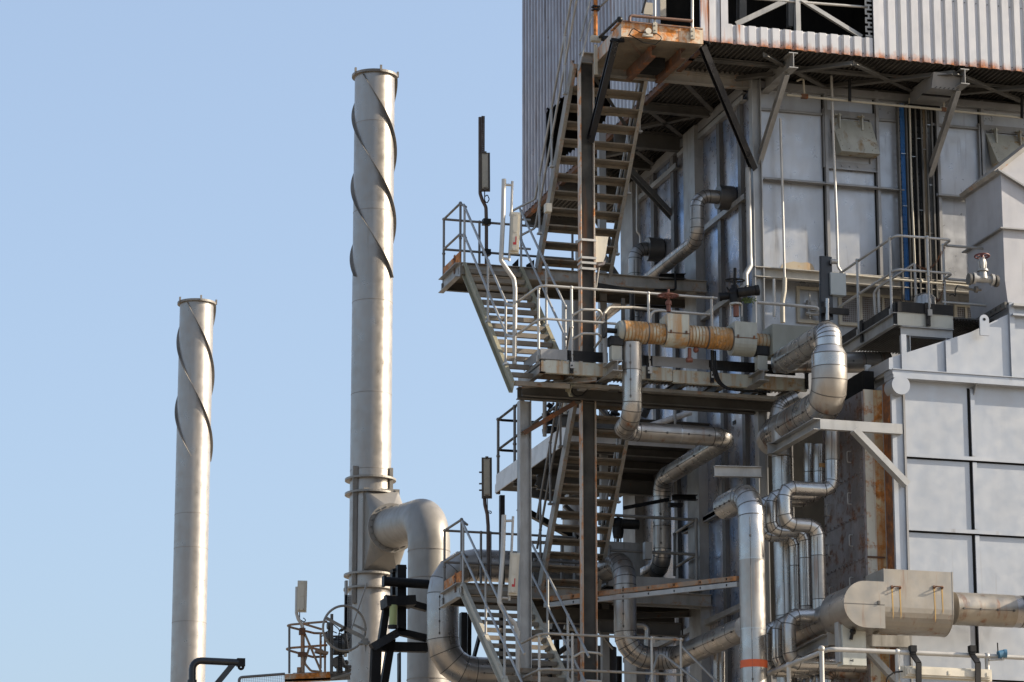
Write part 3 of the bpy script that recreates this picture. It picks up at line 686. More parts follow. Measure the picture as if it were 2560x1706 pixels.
# ================================================================ stairs
def stair(name_label, xl, xr, p0, p1, n, smat, tmat='tread', rails='rail', rail_over=(0, 0), sides=(0, 1), lab=True, top_ext=.0):
    (y0, za), (y1, zb) = p0, p1
    th = Thing('steel_stair', name_label, 'stairs', (xl, y0, za), 'zigzag steel stairs')
    up = V((0, -(zb-za), (y1-y0))).normalized()
    if up.z < 0: up = -up
    for i, x in enumerate((xl, xr)):
        th.part('stringer', MB().beam((x, y0, za), (x, y1, zb), 'C' if i else 'D', .2, .06, .012, up=up), smat)
    for k in range(n):
        f = (k+.5)/n; y = y0+(y1-y0)*f; z = za+(zb-za)*f
        mb = MB(); s = 1 if y1 > y0 else -1
        mb.box((xl+.012, y-.12, z-.012), (xr-.012, y+.12, z+.012)); mb.box((xl+.012, y-s*.12, z-.06), (xr-.012, y-s*.132, z+.013))
        mb.box((xl+.008, y-.1, z-.06), (xl+.02, y+.1, z-.013), 1); mb.box((xr-.02, y-.1, z-.06), (xr-.008, y+.1, z-.013), 1)
        mb.bolts([(xr-.021, y-.05, z-.04), (xr-.021, y+.05, z-.04)], (-1, 0, 0), .012, .012, 1)
        th.part('tread', mb, [tmat, 'olive'])
    return th
def stair_rails(th, x, p0, p1, h=1.0, m='rail', ext0=(), ext1=(), ps=(.04, .5, .96), r=.02):
    (y0, za), (y1, zb) = p0, p1
    for hh in (h, h*.5):
        pts = [V((x, y0, za+hh)), V((x, y1, zb+hh))]
        pre = [V(q) for q in ext0]; post = [V(q) for q in ext1]
        if hh != h: pre = [q-V((0, 0, h*.5)) for q in pre]; post = [q-V((0, 0, h*.5)) for q in post]
        rail_part(th, pre+pts+post, m, r)
    for f in ps:
        y = y0+(y1-y0)*f; z = za+(zb-za)*f
        mb = MB().tube([(x, y, z-.02), (x, y, z+h)], r, 10); mb.ball((x, y, z+h), r*1.5); mb.ball((x, y, z+h*.5), r*1.5); mb.cbox((x, y, z+.0), .07, .09, .03)
        th.part('post', mb, m)
YL = YW+2.2; YLf = YW+3.3
# flight from the valve platform up and back to the upper landing
xa0 = w('B', 352, 70, Y=YL).x; xa1 = w('B', 805, 105, Y=YL).x
pb = w('B', 765, 1120, X=xa0); pA2 = ((pb.y, pb.z), (YL, zL2-.08))
sA2 = stair('olive edged stair flight rising from the valve platform to the upper landing on the left', xa0, xa1, *pA2, 15, 'olive')
stair_rails(sA2, xa0-.03, (pb.y+.3, pb.z+.4), (YL, zL2), m='galv_light', ext0=[(xa0+.0, pb.y+.0, pb.z+1.3)], ps=(.02, .42, .98))
stair_rails(sA2, xa1+.03, (pb.y+.3, pb.z+.4), (YL, zL2), m='galv_light', ps=(.02, .42, .98))
# flight from the upper landing forward to the top landing
xb0 = w(3, 222, 885, Y=YL).x; xb1 = w(1, 1250, 730, Y=YW+.12).x
pB2 = ((YL, zL2), (YW+.1, z3+.05))
sB2 = stair('dark stair flight climbing from the upper landing to the rusty top landing', xb0, xb1, *pB2, 12, 'galv_rust')
stair_rails(sB2, xb0-.06, (YL-.15, zL2+.15), (YW-.5, z3+.65), m='galv_light', ps=(.1, .38, .68), ext0=[(xb0-.06, YL+.12, zL2+.86), (xb0-.6, YL+.12, zL2+.86)])
stair_rails(sB2, xb1+.05, (YL, zL2), (YW+.1, z3+.05), m='galv_light', ps=(.1, .4, .7))
# lower flights
xc0 = w(7, 248, 700, Y=YL).x; xc1 = w(5, 1120, 1000, Y=YW+.3).x
pB1 = ((YL, zL1), (YW+.1, z2-.05))
sB1 = stair('stair flight behind the rusty column climbing from the lower landing to the valve platform', xc0, xc1, *pB1, 15, 'galv_rust')
stair_rails(sB1, xc0-.06, (YL-.1, zL1+.1), (YW+.2, z2-.15), m='rail_dark', ps=(.1, .4, .7))
stair_rails(sB1, xc1+.05, (YL, zL1), (YW+.2, z2-.15), m='galv_light', ps=(.15, .45))
xd0 = w('C', 878, 935, Y=YL).x; xd1 = w('C', 1245, 985, Y=YL).x
pd = w('C', 1160, 1590, X=xd0); pA1 = ((YP, z1), (YL, zL1-.08)); 
sl_ = (zL1-.08-pd.z)/(YL-pd.y); pA1 = ((YL-(zL1-.08-(pd.z-1.0))/sl_, pd.z-1.0), (YL, zL1-.08))
sA1 = stair('lower stair flight with pale stringers dropping from the lower landing past the frame bottom', xd0, xd1, *pA1, 19, 'cream')
stair_rails(sA1, xd0-.03, (pA1[0][0]+.3, pA1[0][1]+.33), (YL, zL1), m='galv_light', ps=(.3, .6, .98))
stair_rails(sA1, xd1+.03, (pA1[0][0]+.3, pA1[0][1]+.33), (YL, zL1), m='galv_light', ps=(.3, .6, .98))
# a top flight leaving the picture
stt = Thing('steel_stair', 'top stair handrails and stringer leaving the picture beside the grey corrugated side', 'stairs', (xA0, YW+.3, z3), 'zigzag steel stairs')
p_a = w(1, 760, 130, Y=YW-.1)
rail_part(stt, [w(1, 612, 650, Y=YW-.1), w(1, 720, 175, Y=YW-.1), w(1, 745, 125, Y=YW-.1), w(1, 890, -15, Y=YW-.5)], 'galv_light', .02, fil=.05)
rail_part(stt, [w(1, 625, 375, Y=YW-.05), w(1, 722, -30, Y=YW-.05)], 'galv_light', .02)
stt.part('post', MB().tube([w(1, 768, -30, Y=YW-.35), w(1, 768, 345, Y=YW-.35)], .032, 10), 'orange_rust')
mb = MB(); c = w(1, 768, 360, Y=YW-.35); mb.cbox(c, .16, .1, .09); mb.cbox(c-V((0, 0, .35)), .05, .04, .5); mb.tube([c-V((0, 0, .1)), c-V((-.03, 0, .6))], .012, 8)
stt.part('post_foot', mb, 'cream')
mb = MB(); c = w(1, 768, 75, Y=YW-.37)
for dz in (-.03, .02): mb.cbox(c+V((0, 0, dz)), .12, .1, .02)
stt.part('clamp', mb, 'black')

# ================================================================ landings left
def landing(label, zz, xl, xr, grp, wm, kick):
    th = Thing('stair_landing', label, 'landing', (xl, YL, zz), grp)
    th.part('deck', MB().box((xl+.05, YL+.05, zz-.05), (xr, YLf-.02, zz-.02)), 'tread')
    th.part('edge_beam', MB().beam((xl, YL+.02, zz-.1), (xr, YL+.02, zz-.1), 'C', .2, .07, up=(0, 0, 1)), 'galv_rust')
    th.part('edge_beam', MB().beam((xl, YLf, zz-.1), (xr, YLf, zz-.1), 'C', .2, .07), 'galv_dark')
    th.part('side_beam', MB().beam((xl, YL, zz-.12), (xl, YLf, zz-.12), 'D', .24, .09), 'galv')
    th.part('kick_board', MB().box((xl-.01, YL+.02, zz+.01), (xl+.01, YLf, zz+.2)), 'orange_rust')
    mb = MB().box((xl-.02, YL+.30, zz-.1), (xl-.01, YL+.38, zz+.22)); mb.bolts([(xl-.02, YL+.34, zz+.05), (xl-.02, YL+.34, zz+.15)], (-1, 0, 0)); th.part('kick_bracket', mb, 'brownrust')
    return th
xl2 = w('A', 175, 1480, Y=YLf).x; xr2 = XW-.02
l2 = landing('upper left landing with an orange rusted kick board against the sky', zL2, xl2, w(3, 1590, 1200, Y=YLf).x-.02 and XW-.02, 'stair landings', 'galv', 1)
l2.part('splash_plate', MB().prism([w(3, 0, 870, Y=YL+.5), w(3, 60, 810, Y=YL+.5), w(3, 60, 930, Y=YL+.5)], (0, .01, 0)).prism([w(3, 130, 870, Y=YL+.5), w(3, 205, 820, Y=YL+.5), w(3, 205, 930, Y=YL+.5), w(3, 130, 930, Y=YL+.5)], (0, .01, 0)), 'black')
def landing_rails(th, zz, m, xl, xr, apex=True, xs=()):
    h = 1.05
    for hh in (h, h*.5):
        rail_part(th, [V((xl, YLf, zz+hh)), V((xr, YLf, zz+hh))], m)
        rail_part(th, [V((xl, YLf, zz+hh)), V((xl+.02, YL+.12, zz+hh+.0)), V((xl+.06, YL-.1, zz+hh-.12))], m, fil=.12)
    for x, y in ((xl, YLf), (xl+.02, YL+.1)): posts(th, [(V((x, y, zz-.15)), V((x, y, zz+h)))], m)
    for x in xs: posts(th, [(V((x, YLf, zz)), V((x, YLf, zz+h)))], m)
landing_rails(l2, zL2, 'rail_dark', xl2, w(3, 550, 500, Y=YLf).x, xs=(xl2+.62, w('B', 1000, 100, Y=YLf).x, w(3, 555, 600, Y=YLf).x))
xl1 = w('C', 752, 1000, Y=YLf).x
l1 = landing('lower left landing with an orange rusted kick board beside the large grey pipe', zL1, xl1, XW-.02, 'stair landings', 'galv', 1)
landing_rails(l1, zL1, 'rail_dark', xl1, w(7, 580, 300, Y=YLf).x, xs=(xl1+.62, w('C', 1050, 700, Y=YLf).x, w(7, 580, 300, Y=YLf).x))

# ================================================================ valve platform (mid level)
pl = Thing('valve_platform', 'long steel walkway with stained edge beam and toe board carrying the rusty valve pipe', 'platform', (w(5, 290, 172, Y=YP).x, YP, z2))
xp0 = w(5, 262, 172, Y=YP).x; xp1 = w(6, 360, 400, Y=YP).x
ds = MB(); ds.box((xp0+.03, YP+.03, z2-.06), (xp1, YW-.1, z2-.03)); x = xp0
while x < xp1: ds.box((x, YP+.03, z2-.085), (x+.012, YW-.1, z2-.061)); x += .06
pl.part('deck', ds, 'galv_rust')
zb_ = z2-.21
pl.part('edge_beam', MB().beam((xp0, YP, z2-.105), (w(5, 1475, 300, Y=YP).x, YP, z2-.105), 'D', .2, .08, .014), 'boxpaint2')
pl.part('edge_beam', MB().beam((w(5, 1480, 300, Y=YP).x, YP, z2-.125), (xp1, YP, z2-.125), 'D', .2, .08, .014), 'boxpaint2')
pl.part('side_beam', MB().beam((xp0, YP, z2-.105), (xp0, YW+.3, z2-.105), 'C', .2, .08, .014), 'galv_rust')
tb0 = z2+.01; tb1 = z2+.17
cuts = [(262, 505, 'stiff'), (505, 880, 'black'), (1195, 1290, 'black'), (1290, 1820, 'stiff'), (1820, 2600, 'black')]
for a, b, m in cuts:
    pl.part('toe_board', MB().box((w(5, a+1, 172, Y=YP).x, YP-.012, tb0), (w(5, b-1, 172, Y=YP).x, YP-.004, tb1)), m)
pl.part('toe_board', MB().box((xp0-.01, YP, tb0), (xp0-.002, YW-.05, tb1)), 'stiff')
for x in (545, 1250, 1835, 215, 2700):
    p = w(5, x, 100, Y=YP-.02)
    mb = MB().box((p.x-.045, YP-.03, z2+.05), (p.x+.045, YP-.014, z2+.16)).box((p.x-.03, YP-.035, z2-.2), (p.x+.03, YP-.0135-.002, z2+.05)); mb.bolts([(p.x-.03, YP-.03, z2+.1), (p.x+.03, YP-.03, z2+.1), (p.x, YP-.035, z2-.08), (p.x, YP-.035, z2-.15)], (0, -1, 0))
    if x > 230: pl.part('post_clamp', mb, 'black')
# under structure
pl.part('under_beam', MB().beam((xB0, YW-.18, z2-.34), (xp1, YW-.18, z2-.34), 'C', .16, .08), 'galv_dark')
pl.part('under_beam', MB().beam((xp0+.3, YP+.35, z2-.30), (xp1, YP+.35, z2-.30), 'flat', .05, .16), 'galv_rust')
pl.part('knee_angle', MB().beam(w(5, 100, 420, Y=YW-.2), w(5, 780, 355, Y=YP+.05), 'L', .08, .07), 'galv_rust')
for i in range(7):
    x = xp0+.5+i*.62
    pl.part('cross_beam', MB().beam((x, YP+.04, z2-.18), (x, YW-.02, z2-.18), 'I', .14, .08), 'galv_dark')
cb = MB()
for i in range(5):
    y = YP+.42+i*.035; z = z2-.25-.01*(i % 2)
    cb.tube([(xA1+.3, y, z), (XW-.6, y, z-.03), (xp1-.1, y, z)], .014, 6)
pl.part('cable_run', cb, 'rubber')
# railing of the valve platform
r1 = w(3, 540, 1078, Y=YP).z
zr, zm = r1, w(3, 540, 1382, Y=YP).z
xr1 = w(3, 1885, 1185, Y=YP).x
rail_part(pl, [w(3, 60, 1205, Y=YW-.1), V((xp0-.0, YP, zr)), V((xr1, YP, zr))], 'rail', fil=.15)
rail_part(pl, [w(3, 60, 1500, Y=YW-.1), V((xp0-.0, YP, zm)), V((w(3, 955, 1410, Y=YP).x, YP, zm))], 'rail', fil=.15)
rail_part(pl, [w(3, 1265, 1370, Y=YP), w(3, 1285, 1300, Y=YP), w(3, 1360, 1290, Y=YP), w(3, 1820, 1328, Y=YP)], 'rail', fil=.1)
posts(pl, [(V((w(3, x, 1300, Y=YP).x, YP-.02, z2-.1)), V((w(3, x, 1300, Y=YP).x, YP, zr))) for x in (547, 1255, 1835)]+[(V((xp0-.0, YP+.1, z2)), V((xp0, YP+.1, zr-.03)))], 'rail')
for (y0, y1) in ((1280, 1380), (1500, 1600)):
    pl.part('hoop_guard', MB().tube([w(3, 555, y0+55, Y=YP), w(3, 650, y0, Y=YP-.1), w(3, 800, y0+5, Y=YP-.1), w(3, 825, y0+45, Y=YP), w(3, 760, y1+30, Y=YP+.3)], .02, 10, fil=.08, seg=4), 'rail')
pl.part('hoop_guard', MB().tube([w(3, 835, 1600, Y=YP+.2), w(3, 838, 1330, Y=YP+.2), w(3, 890, 1262, Y=YP+.3), w(3, 1100, 1262, Y=YP+.4), w(3, 1400, 1290, Y=YP+.4)], .024, 10, fil=.12), 'rail_rust')
# far handrail of the walkway with dark posts
pl.part('rear_post', MB().beam(w(3, 1020, 1180, Y=YW-.1), w(3, 1020, 1600, Y=YW-.1), 'flat', .05, .05, up=(1, 0, 0)), 'black')
pl.part('rear_post', MB().beam(w(3, 1103, 1130, Y=YW-.1), w(3, 1103, 1600, Y=YW-.1), 'I', .07, .05, up=(1, 0, 0)), 'black')
# pole with crank beside the stair foot (carries the upright lamp)
# ================================================================ lower platform railing (bottom of the picture)
p1 = Thing('lower_platform', 'lower walkway with a rust speckled railing along the bottom of the stair tower', 'platform', (xp0, YP, z1))
zr1 = w(7, 560, 1130, Y=YP).z; zm1 = w(7, 560, 1455, Y=YP).z; xe = w(7, 1570, 1190, Y=YP).x
p1.part('deck', MB().box((xp0, YP+.03, z1-.06), (xe, YW-.1, z1-.03)), 'galv_rust')
for z in (zr1, zm1):
    rail_part(p1, [w(7, 60, 1220 if z == zr1 else 1545, Y=YW-.1), V((xp0, YP, z)), V((xe, YP, z))], 'rail_rust', fil=.15)
posts(p1, [(V((w(7, x, 1300, Y=YP).x, YP, z1)), V((w(7, x, 1300, Y=YP).x, YP, zr1))) for x in (555, 1285, 1553)], 'rail')
posts(p1, [(V((xp0, YP+.1, z1)), V((xp0, YP+.1, zr1-.02)))], 'rail')
p1.part('hoop_guard', MB().tube([w(7, 565, 1335, Y=YP), w(7, 650, 1285, Y=YP-.1), w(7, 800, 1300, Y=YP-.1), w(7, 825, 1320, Y=YP)], .02, 10, fil=.08), 'rail')
p1.part('hoop_guard', MB().tube([w(7, 600, 1580, Y=YP), w(7, 660, 1550, Y=YP-.1), w(7, 820, 1560, Y=YP-.1)], .02, 10, fil=.08), 'rail')
rail_part(p1, [w(7, 1250, 1600, Y=YP+.1), w(7, 1350, 1285, Y=YP+.3), w(7, 1760, 1600, Y=YP-.3)], 'galv', fil=.06)
rail_part(p1, [w(7, 1560, 1240, Y=YP), w(7, 1920, 1600, Y=YP-.4)], 'galv')

# ================================================================ top rusty platform
YT = YC-.12
tl = w(1, 1005, 335, Y=YT); ztp = tl.z
tp = Thing('top_platform', 'small heavily rusted platform box jutting out at the top of the stair tower', 'platform', tl)
xt = tl.x; xt1_ = XC-.02
tp.part('front_plate', MB().box((xt, YT, ztp), (xt1_, YT+.012, ztp+.27)), 'orange_rust2')
tp.part('back_plate', MB().box((xt+.1, YT+.55, ztp+.2), (xt1_-.05, YT+.56, ztp+.42)).box((xt+.0, YT+.05, ztp+.27), (xt1_, YT+.55, ztp+.285)), 'orange_rust2')
tp.part('side_plate', MB().box((xt, YT+.014, ztp), (xt+.012, YW+.1, ztp+.22)), 'col_rust')
tp.part('deck_grating', MB().box((xt+.014, YT+.014, ztp+.01), (xt1_, YW+.1, ztp+.03)), 'galv_rust')
gr = MB(); y = YT+.05
while y < YW: gr.box((xt+.02, y, ztp-.012), (xt1_, y+.008, ztp+.009)); y += .05
tp.part('grating_bars', gr, 'tread')
for xf in (.42, .78):
    x = xt+(xt1_-xt)*xf
    tp.part('under_beam', MB().beam((x, YT+.25, ztp-.1), (x, YW, ztp-.1), 'C', .18, .09), 'brownrust')
tp.part('under_box', MB().box((xt+.62, YW-.75, ztp-.18), (xt+.98, YW-.35, ztp-.02)), 'dark_fill')
rail_part(tp, [w(1, 1080, 200, Y=YT-.06), w(1, 1080, 145, Y=YT-.06), w(1, 1660, 195, Y=YT-.06)], 'brownrust2', .024, fil=.05)
rail_part(tp, [w(1, 985, 170, Y=YT-.05), w(1, 800, 350, Y=YW-.35)], 'black', .024)
rail_part(tp, [w(1, 1020, 198, Y=YT-.04), w(1, 1750, 270, Y=YT-.04)], 'brownrust2', .012)
mb = MB(); c = w(1, 990, 180, Y=YT-.05); mb.ball(c, .05); mb.cbox(w(1, 850, 355, Y=YW-.4), .1, .08, .07); tp.part('pipe_fitting', mb, 'black')
for x, y0, y1 in ((1312, 0, 240), (1657, 0, 290)):
    a = w(1, x, -60, Y=YT-.03); b = w(1, x, y1, Y=YT-.03)
    tp.part('post', MB().tube([a, b], .022, 10), 'rail'); tp.part('post_foot', MB().cbox(b-V((0, .0, .04)), .07, .05, .18).bolts([b-V((0, .025, .0)), b-V((0, .025, .08))], (0, -1, 0)), 'cream')
fl = MB(); c = w(1, 1250, 290, Y=YT-.08)
fl.tube([c+V((0, .06, 0)), c+V((0, -.03, 0))], .05, 14); fl.cbox(c-V((0, -.02, .06)), .16, .06, .04); tp.part('flood_light', fl, 'lampbody')
tp.part('cable_loop', MB().tube([w(1, 1070, 330, Y=YT-.05), w(1, 1110, 258, Y=YT-.07), w(1, 1180, 300, Y=YT-.09), w(1, 1240, 295, Y=YT-.1), w(1, 1330, 310, Y=YT-.06), w(1, 1385, 350, Y=YT-.05), w(1, 1320, 412, Y=YT), w(1, 1200, 390, Y=YT), w(1, 1080, 320, Y=YT)], .008, 6, fil=.04), 'rubber')
tp.part('cream_panel', MB().box(w(1, 1215, 130, Y=YT+.8), w(1, 1290, 35, Y=YT+.83)).box(w(1, 1365, 150, Y=YT+.8), w(1, 1410, 0, Y=YT+.83)), 'cream')
tp.part('hook_bar', MB().beam(w(1, 1195, 120, Y=YT+.6), w(1, 1240, -40, Y=YT+.6), 'flat', .03, .03), 'black')
# black splayed struts
sA = (w(1, 975, 370, Y=YT+.15), w(1, 745, 1300, Y=YW-.05))
tp.part('strut', MB().beam(*sA, 'C', .12, .1, .012, up=(0, -1, 0)), 'blackstrut')
tp.part('strut', MB().beam(w(1, 1765, 400, Y=YT+.15), w(1, 2240, 1540, Y=YW-.12), 'C', .11, .1, .012, up=(0, -1, 0)), 'blackstrut')
tp.part('strut_shoe', MB().beam(w(1, 905, 385, Y=YT+.2), w(1, 1030, 370, Y=YT+.1), 'flat', .03, .12), 'black')
tp.part('strut_shoe', MB().beam(w(1, 1700, 380, Y=YT+.2), w(1, 1820, 400, Y=YT+.1), 'flat', .03, .12), 'black')
tp.part('brace', MB().beam(w(1, 1040, 330, Y=YT+.03), w(1, 1290, 640, Y=YW-.1), 'L', .05, .05), 'brownrust')
# ================================================================ second casing (right, nearer)
YB = YW-3.6
cb0 = w(6, 1115, 340, Y=YB); XB = cb0.x; XE = XB+4.2
zl0, zl1 = w(6, 1112, 345, Y=YB-.1).z, w(6, 1112, 268, Y=YB-.1).z
dc = Thing('duct_casing', 'large pale grey panelled casing with deep ribs at the lower right', 'duct casing', (XB, YB, 0))
xs_ = w(6, 1248, 900, Y=YB).x
dc.part('front_wall', MB().box((XB+.02, YB, 0), (XE, YB+2.0, zl0)), 'panel')
dc.part('corner_strip', MB().box((XB, YB-.06, 0), (xs_-.03, YB-.002, zl0)), 'panel')
dc.part('corner_strip', MB().box((xs_-.03, YB-.09, 0), (xs_, YB-.002, zl0)), 'stiff')
xm = w(6, 1872, 900, Y=YB).x
def rib2(x, z0, z1): dc.part('rib', MB().box((x-.012, YB-.028, z0), (x+.012, YB-.002, z1)).box((x-.012, YB-.034, z0), (x+.055, YB-.028, z1)), 'panel')
hz = [w(6, 1300, 1042, Y=YB-.1).z, w(8, 1300, 145, Y=YB-.1).z, w(8, 2060, 1520, Y=YB-.1).z]
lv = [zl0-.02]+hz+[0]
for a, b in zip(lv, lv[1:]):
    for x in (xm, xm+1.62): rib2(x, b+.05, a-.05)
for z in hz: dc.part('ledge', MB().box((xs_, YB-.045, z-.008), (XE, YB-.002, z+.008)).box((xs_, YB-.053, z-.028), (XE, YB-.045, z+.028)), 'panel')
dc.part('top_flange', MB().box((XB, YB-.16, zl0), (XE, YB+.2, zl0+.06)).box((XB, YB-.13, zl0+.066), (XE, YB+.2, zl1)).box((XB, YB-.15, zl1+.003), (XE, YB+.2, zl1+.015)), 'panel')
gs = w(6, 1890, 440, Y=YB-.05); dc.part('gusset', MB().prism([(gs.x, YB-.002, zl0-.01), (gs.x, YB-.15, zl0-.01), (gs.x, YB-.002, zl0-.2)], (.012, 0, 0)), 'stiff')
ec = w(6, 1197, 422, Y=YB-.1)
dc.part('round_end_cap', MB().tube([ec+V((0, .2, 0)), ec+V((0, -.11, 0))], .145, 32), 'panel')
# upper sloping transition
up = [w(6, 1112, 262, Y=YB), w(6, 1112, 160, Y=YB), w(6, 1615, 3, Y=YB), w(4, 1860, 1490, Y=YB), w(4, 2235, 1310, Y=YB), w(4, 2240, 1215, Y=YB)]
top = V((XE, YB, up[-1].z)); bot = V((XE, YB, zl1))
dc.part('upper_front', MB().prism([up[0]]+up[1:]+[top, bot], (0, 1.3, 0)), 'panel')
for x, ya in ((1232, 0), (1640, 0), (2238, -300)):
    p = w(6, x, 300, Y=YB); q = w(6, x, 5, Y=YB)
    zt = up[-1].z-.02 if x > 2000 else {1232: q.z+.1, 1640: q.z}[x]
    dc.part('rib', MB().box((p.x-.012, YB-.03, zl1+.015), (p.x+.012, YB-.002, zt)).box((p.x-.012, YB-.037, zl1+.015), (p.x+.07, YB-.03, zt)), 'panel')
p = w(4, 2240, 1320, Y=YB-.05); dc.part('ledge', MB().box((p.x, YB-.1, p.z-.03), (XE, YB-.002, p.z)), 'panel')
p = w(4, 2240, 1240, Y=YB-.05); dc.part('flange', MB().box((p.x, YB-.12, p.z-.02), (XE, YB-.002, p.z+.02)), 'galv_light')
# lifting lug
c = w(4, 1990, 1400, Y=YB-.16)
lg = [V((c.x+.075*math.cos(a), c.y, c.z+.05+.075*math.sin(a))) for a in [R(k) for k in range(0, 181, 20)]]+[V((c.x-.075, c.y, c.z-.2)), V((c.x+.075, c.y, c.z-.2))]
dc.part('lifting_lug', MB().prism(lg, (0, .03, 0)), 'panel'); dc.part('lug_hole', MB().tube([c+V((0, -.004, .05)), c+V((0, .01, .05))], .022, 16), 'dark_fill')
# rusty column and riveted door face in the recess left of the casing
for a, b in zip(lv, lv[1:]):
    for x in (xm, xm+1.62): dc.part('gap_shadow_strip', MB().box((x-.052, YB-.005, b+.03), (x-.013, YB-.001, a-.03)), 'gap_shadow')  # dark strips painting the ribs' shadow side together with the joint
for z in hz: dc.part('gap_shadow_strip', MB().box((xs_+.01, YB-.007, z-.05), (XE, YB-.002, z-.012)), 'gap_shadow')  # same painted shadow and joint below each ledge
rc = Thing('rusty_column', 'peeling cream column with thick rust, between the grey casing and the riveted doors', 'column', (w(6, 890, 700, Y=YB+.35).x, YB+.35, 0))
xr0, xr1, xr2_ = w(6, 885, 700, Y=YB+.35).x, w(6, 1062, 700, Y=YB+.35).x, w(6, 1118, 700, Y=YB+.35).x
ztc = w(6, 950, 450, Y=YB+.35).z
xh = xr0+(xr1-xr0)*.5
rc.part('web', MB().box((xr0, YB+.36, 0), (xh, YB+.38, ztc)), 'corten'); rc.part('rusted_web', MB().box((xh, YB+.36, 0), (xr1, YB+.38, ztc)), 'heavyrust')
rc.part('flange', MB().box((xr1, YB+.3, 0), (xr1+.05, YB+.38, ztc+.05)), 'orange_rust3')
rc.part('rusted_liner', MB().box((xr1+.052, YB+.42, 0), (XB+.1, YB+.44, ztc+.1)), 'brownrust')
rc.part('splice', MB().box((xr0-.005, YB+.335, w(8, 950, 415, Y=YB+.35).z-.012), (XB-.01, YB+.359, w(8, 950, 415, Y=YB+.35).z+.012)), 'brownrust')
rc.part('rusted_side', MB().box((XB+.008, YB+.0, 0), (XB+.017, YB+.3, zl0-.01)), 'deeprust')
bl = MB(); z = 8.0
while z < ztc: bl.bolts([(xr1+.02, YB+.3, z)], (0, -1, 0), .014, .02); z += .18
rc.part('bolt_row', bl, 'orange_rust3')
rd = Thing('riveted_doors', 'tall rust-stained grey door face with rivets and handles beside the peeling column', 'access doors', (xr0-.01, YB+.38, 0))
yfar = w(8, 532, 300, X=xr0-.02).y; zd = w(6, 870, 460, X=xr0-.02).z
rd.part('door_wall', MB().box((xr0-.03, YB+.362, 0), (xr0-.004, yfar, zd)), 'door')
rv = MB(); xx = xr0-.034
seams = [w(6, 870, 1205, X=xx), w(8, 880, 15, X=xx), w(8, 900, 410, X=xx), w(6, 870, 850, X=xx)]
for s_ in seams:
    rv.box((xx-.004, YB+.37, s_.z-.02), (xx+.003, yfar, s_.z+.02)); y = YB+.45
    while y < yfar: rv.bolts([(xx-.004, y, s_.z-.0)], (-1, 0, 0), .014, .018); y += .16
z = 8.
while z < zd: rv.bolts([(xx, YB+.43, z), (xx, yfar-.05, z)], (-1, 0, 0), .014, .018); z += .15
rd.part('rivet_strip', rv, 'door')
for t, x, y in ((6, 775, 1063), (6, 780, 1445), (8, 795, 258), (8, 605, 350), (8, 800, 650), (8, 610, 740), (8, 585, -20)):
    c = w(t, x, y, X=xx); h = .085
    rd.part('handle', MB().tube([c+V((0, .06, h)), c+V((-.06, .06, h)), c+V((-.06, .06, -h)), c+V((0, .06, -h))], .009, 8, fil=.02), 'rail')
# channel bit above column
b = Thing('sloping_channel', 'tilted brown-grey channel sections above the peeling column', 'steel beam', w(6, 1050, 300, Y=YB+.2))
b.part('channel', MB().beam(w(6, 1100, 240, Y=YB+.1), w(6, 775, 400, Y=YB+1.6), 'C', .24, .1), 'galv_rust')
b.part('end_plate', MB().box(w(6, 900, 390, Y=YB+.9), w(6, 935, 230, Y=YB+.95)), 'galv_light')
b.part('dark_cavity', MB().box((xr0+.1, YB+.6, ztc-.25), (XB, YB+1.4, ztc+.35)), 'dark_fill')

# ---------------------------------------------------------------- bracket
zk = w(6, 700, 775, Y=YB-.16).z; xk0 = w(6, 485, 775, Y=YB-.16).x; xk1 = w(6, 1240, 800, Y=YB-.16).x
bk = Thing('pipe_bracket', 'pale channel bracket with a diagonal leg holding up the big cranked pipe', 'bracket', (xk1, YB, zk))
bk.part('arm', MB().beam((xk0, YB-.14, zk), (xk1, YB-.14, zk), 'D', .15, .09, .012), 'galv_light')
ye = w(6, 80, 1010, X=xk0).y
bk.part('arm', MB().beam((xk0+.01, YB-.13, zk), (xk0+.01, ye, zk), 'D', .17, .11, .012), 'galv_light')
bk.part('cross_arm', MB().beam((xk0-.15, ye, zk), (xk0+.18, ye, zk), 'I', .17, .1, .012), 'galv_light')
bk.part('diagonal_leg', MB().beam(w(6, 770, 840, Y=YB-.2), w(6, 1258, 1345, Y=YB-.2), 'D', .16, .09, .012, up=(0, -1, 0)), 'galv_light')

# ---------------------------------------------------------------- hopper duct at the right edge
YH = YB+.1
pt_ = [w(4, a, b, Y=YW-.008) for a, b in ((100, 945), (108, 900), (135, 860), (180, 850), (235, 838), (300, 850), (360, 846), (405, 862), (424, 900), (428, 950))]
cas.part('sun_and_rust_patch', MB().prism([p-V((0, .001, 0)) for p in pt_], (0, .004, 0)), 'sun_rust')  # patch of sunlight painted on the wall together with its tan staining
hd = Thing('square_duct', 'square grey duct tower with sharp flanges at the right edge of the picture', 'duct', w(4, 2205, 1210, Y=YH))
n1 = w(4, 2205, 1215, Y=YH); n2 = w(4, 2160, 545, Y=YH); n3 = w(4, 2140, 15, Y=YH)
f1_ = w(4, 1855, 1400, X=n1.x-.02); dep = 1.35
e = V((2.5, 0, 0)); dd = V((0, dep, 0))
def sec(a, b, za=None):
    mb = MB(); A = [a, a+e, a+e+dd, a+dd]; Bq = [b, b+e, b+e+dd, b+dd]
    mb.add(A+Bq, [(0, 1, 5, 4), (3, 0, 4, 7), (1, 2, 6, 5), (2, 3, 7, 6)]); return mb
low = V((n1.x-.12, n1.y, n1.z)); 
n1b = V((n2.x+.0, n1.y, n1.z+.35))
hd.part('lower_section', sec(n1, n1b), 'duct2'); hd.part('middle_section', sec(n1b, n2), 'duct2')
hd.part('upper_section', sec(n2+V((-.0, 0, .02)), n3), 'duct2')
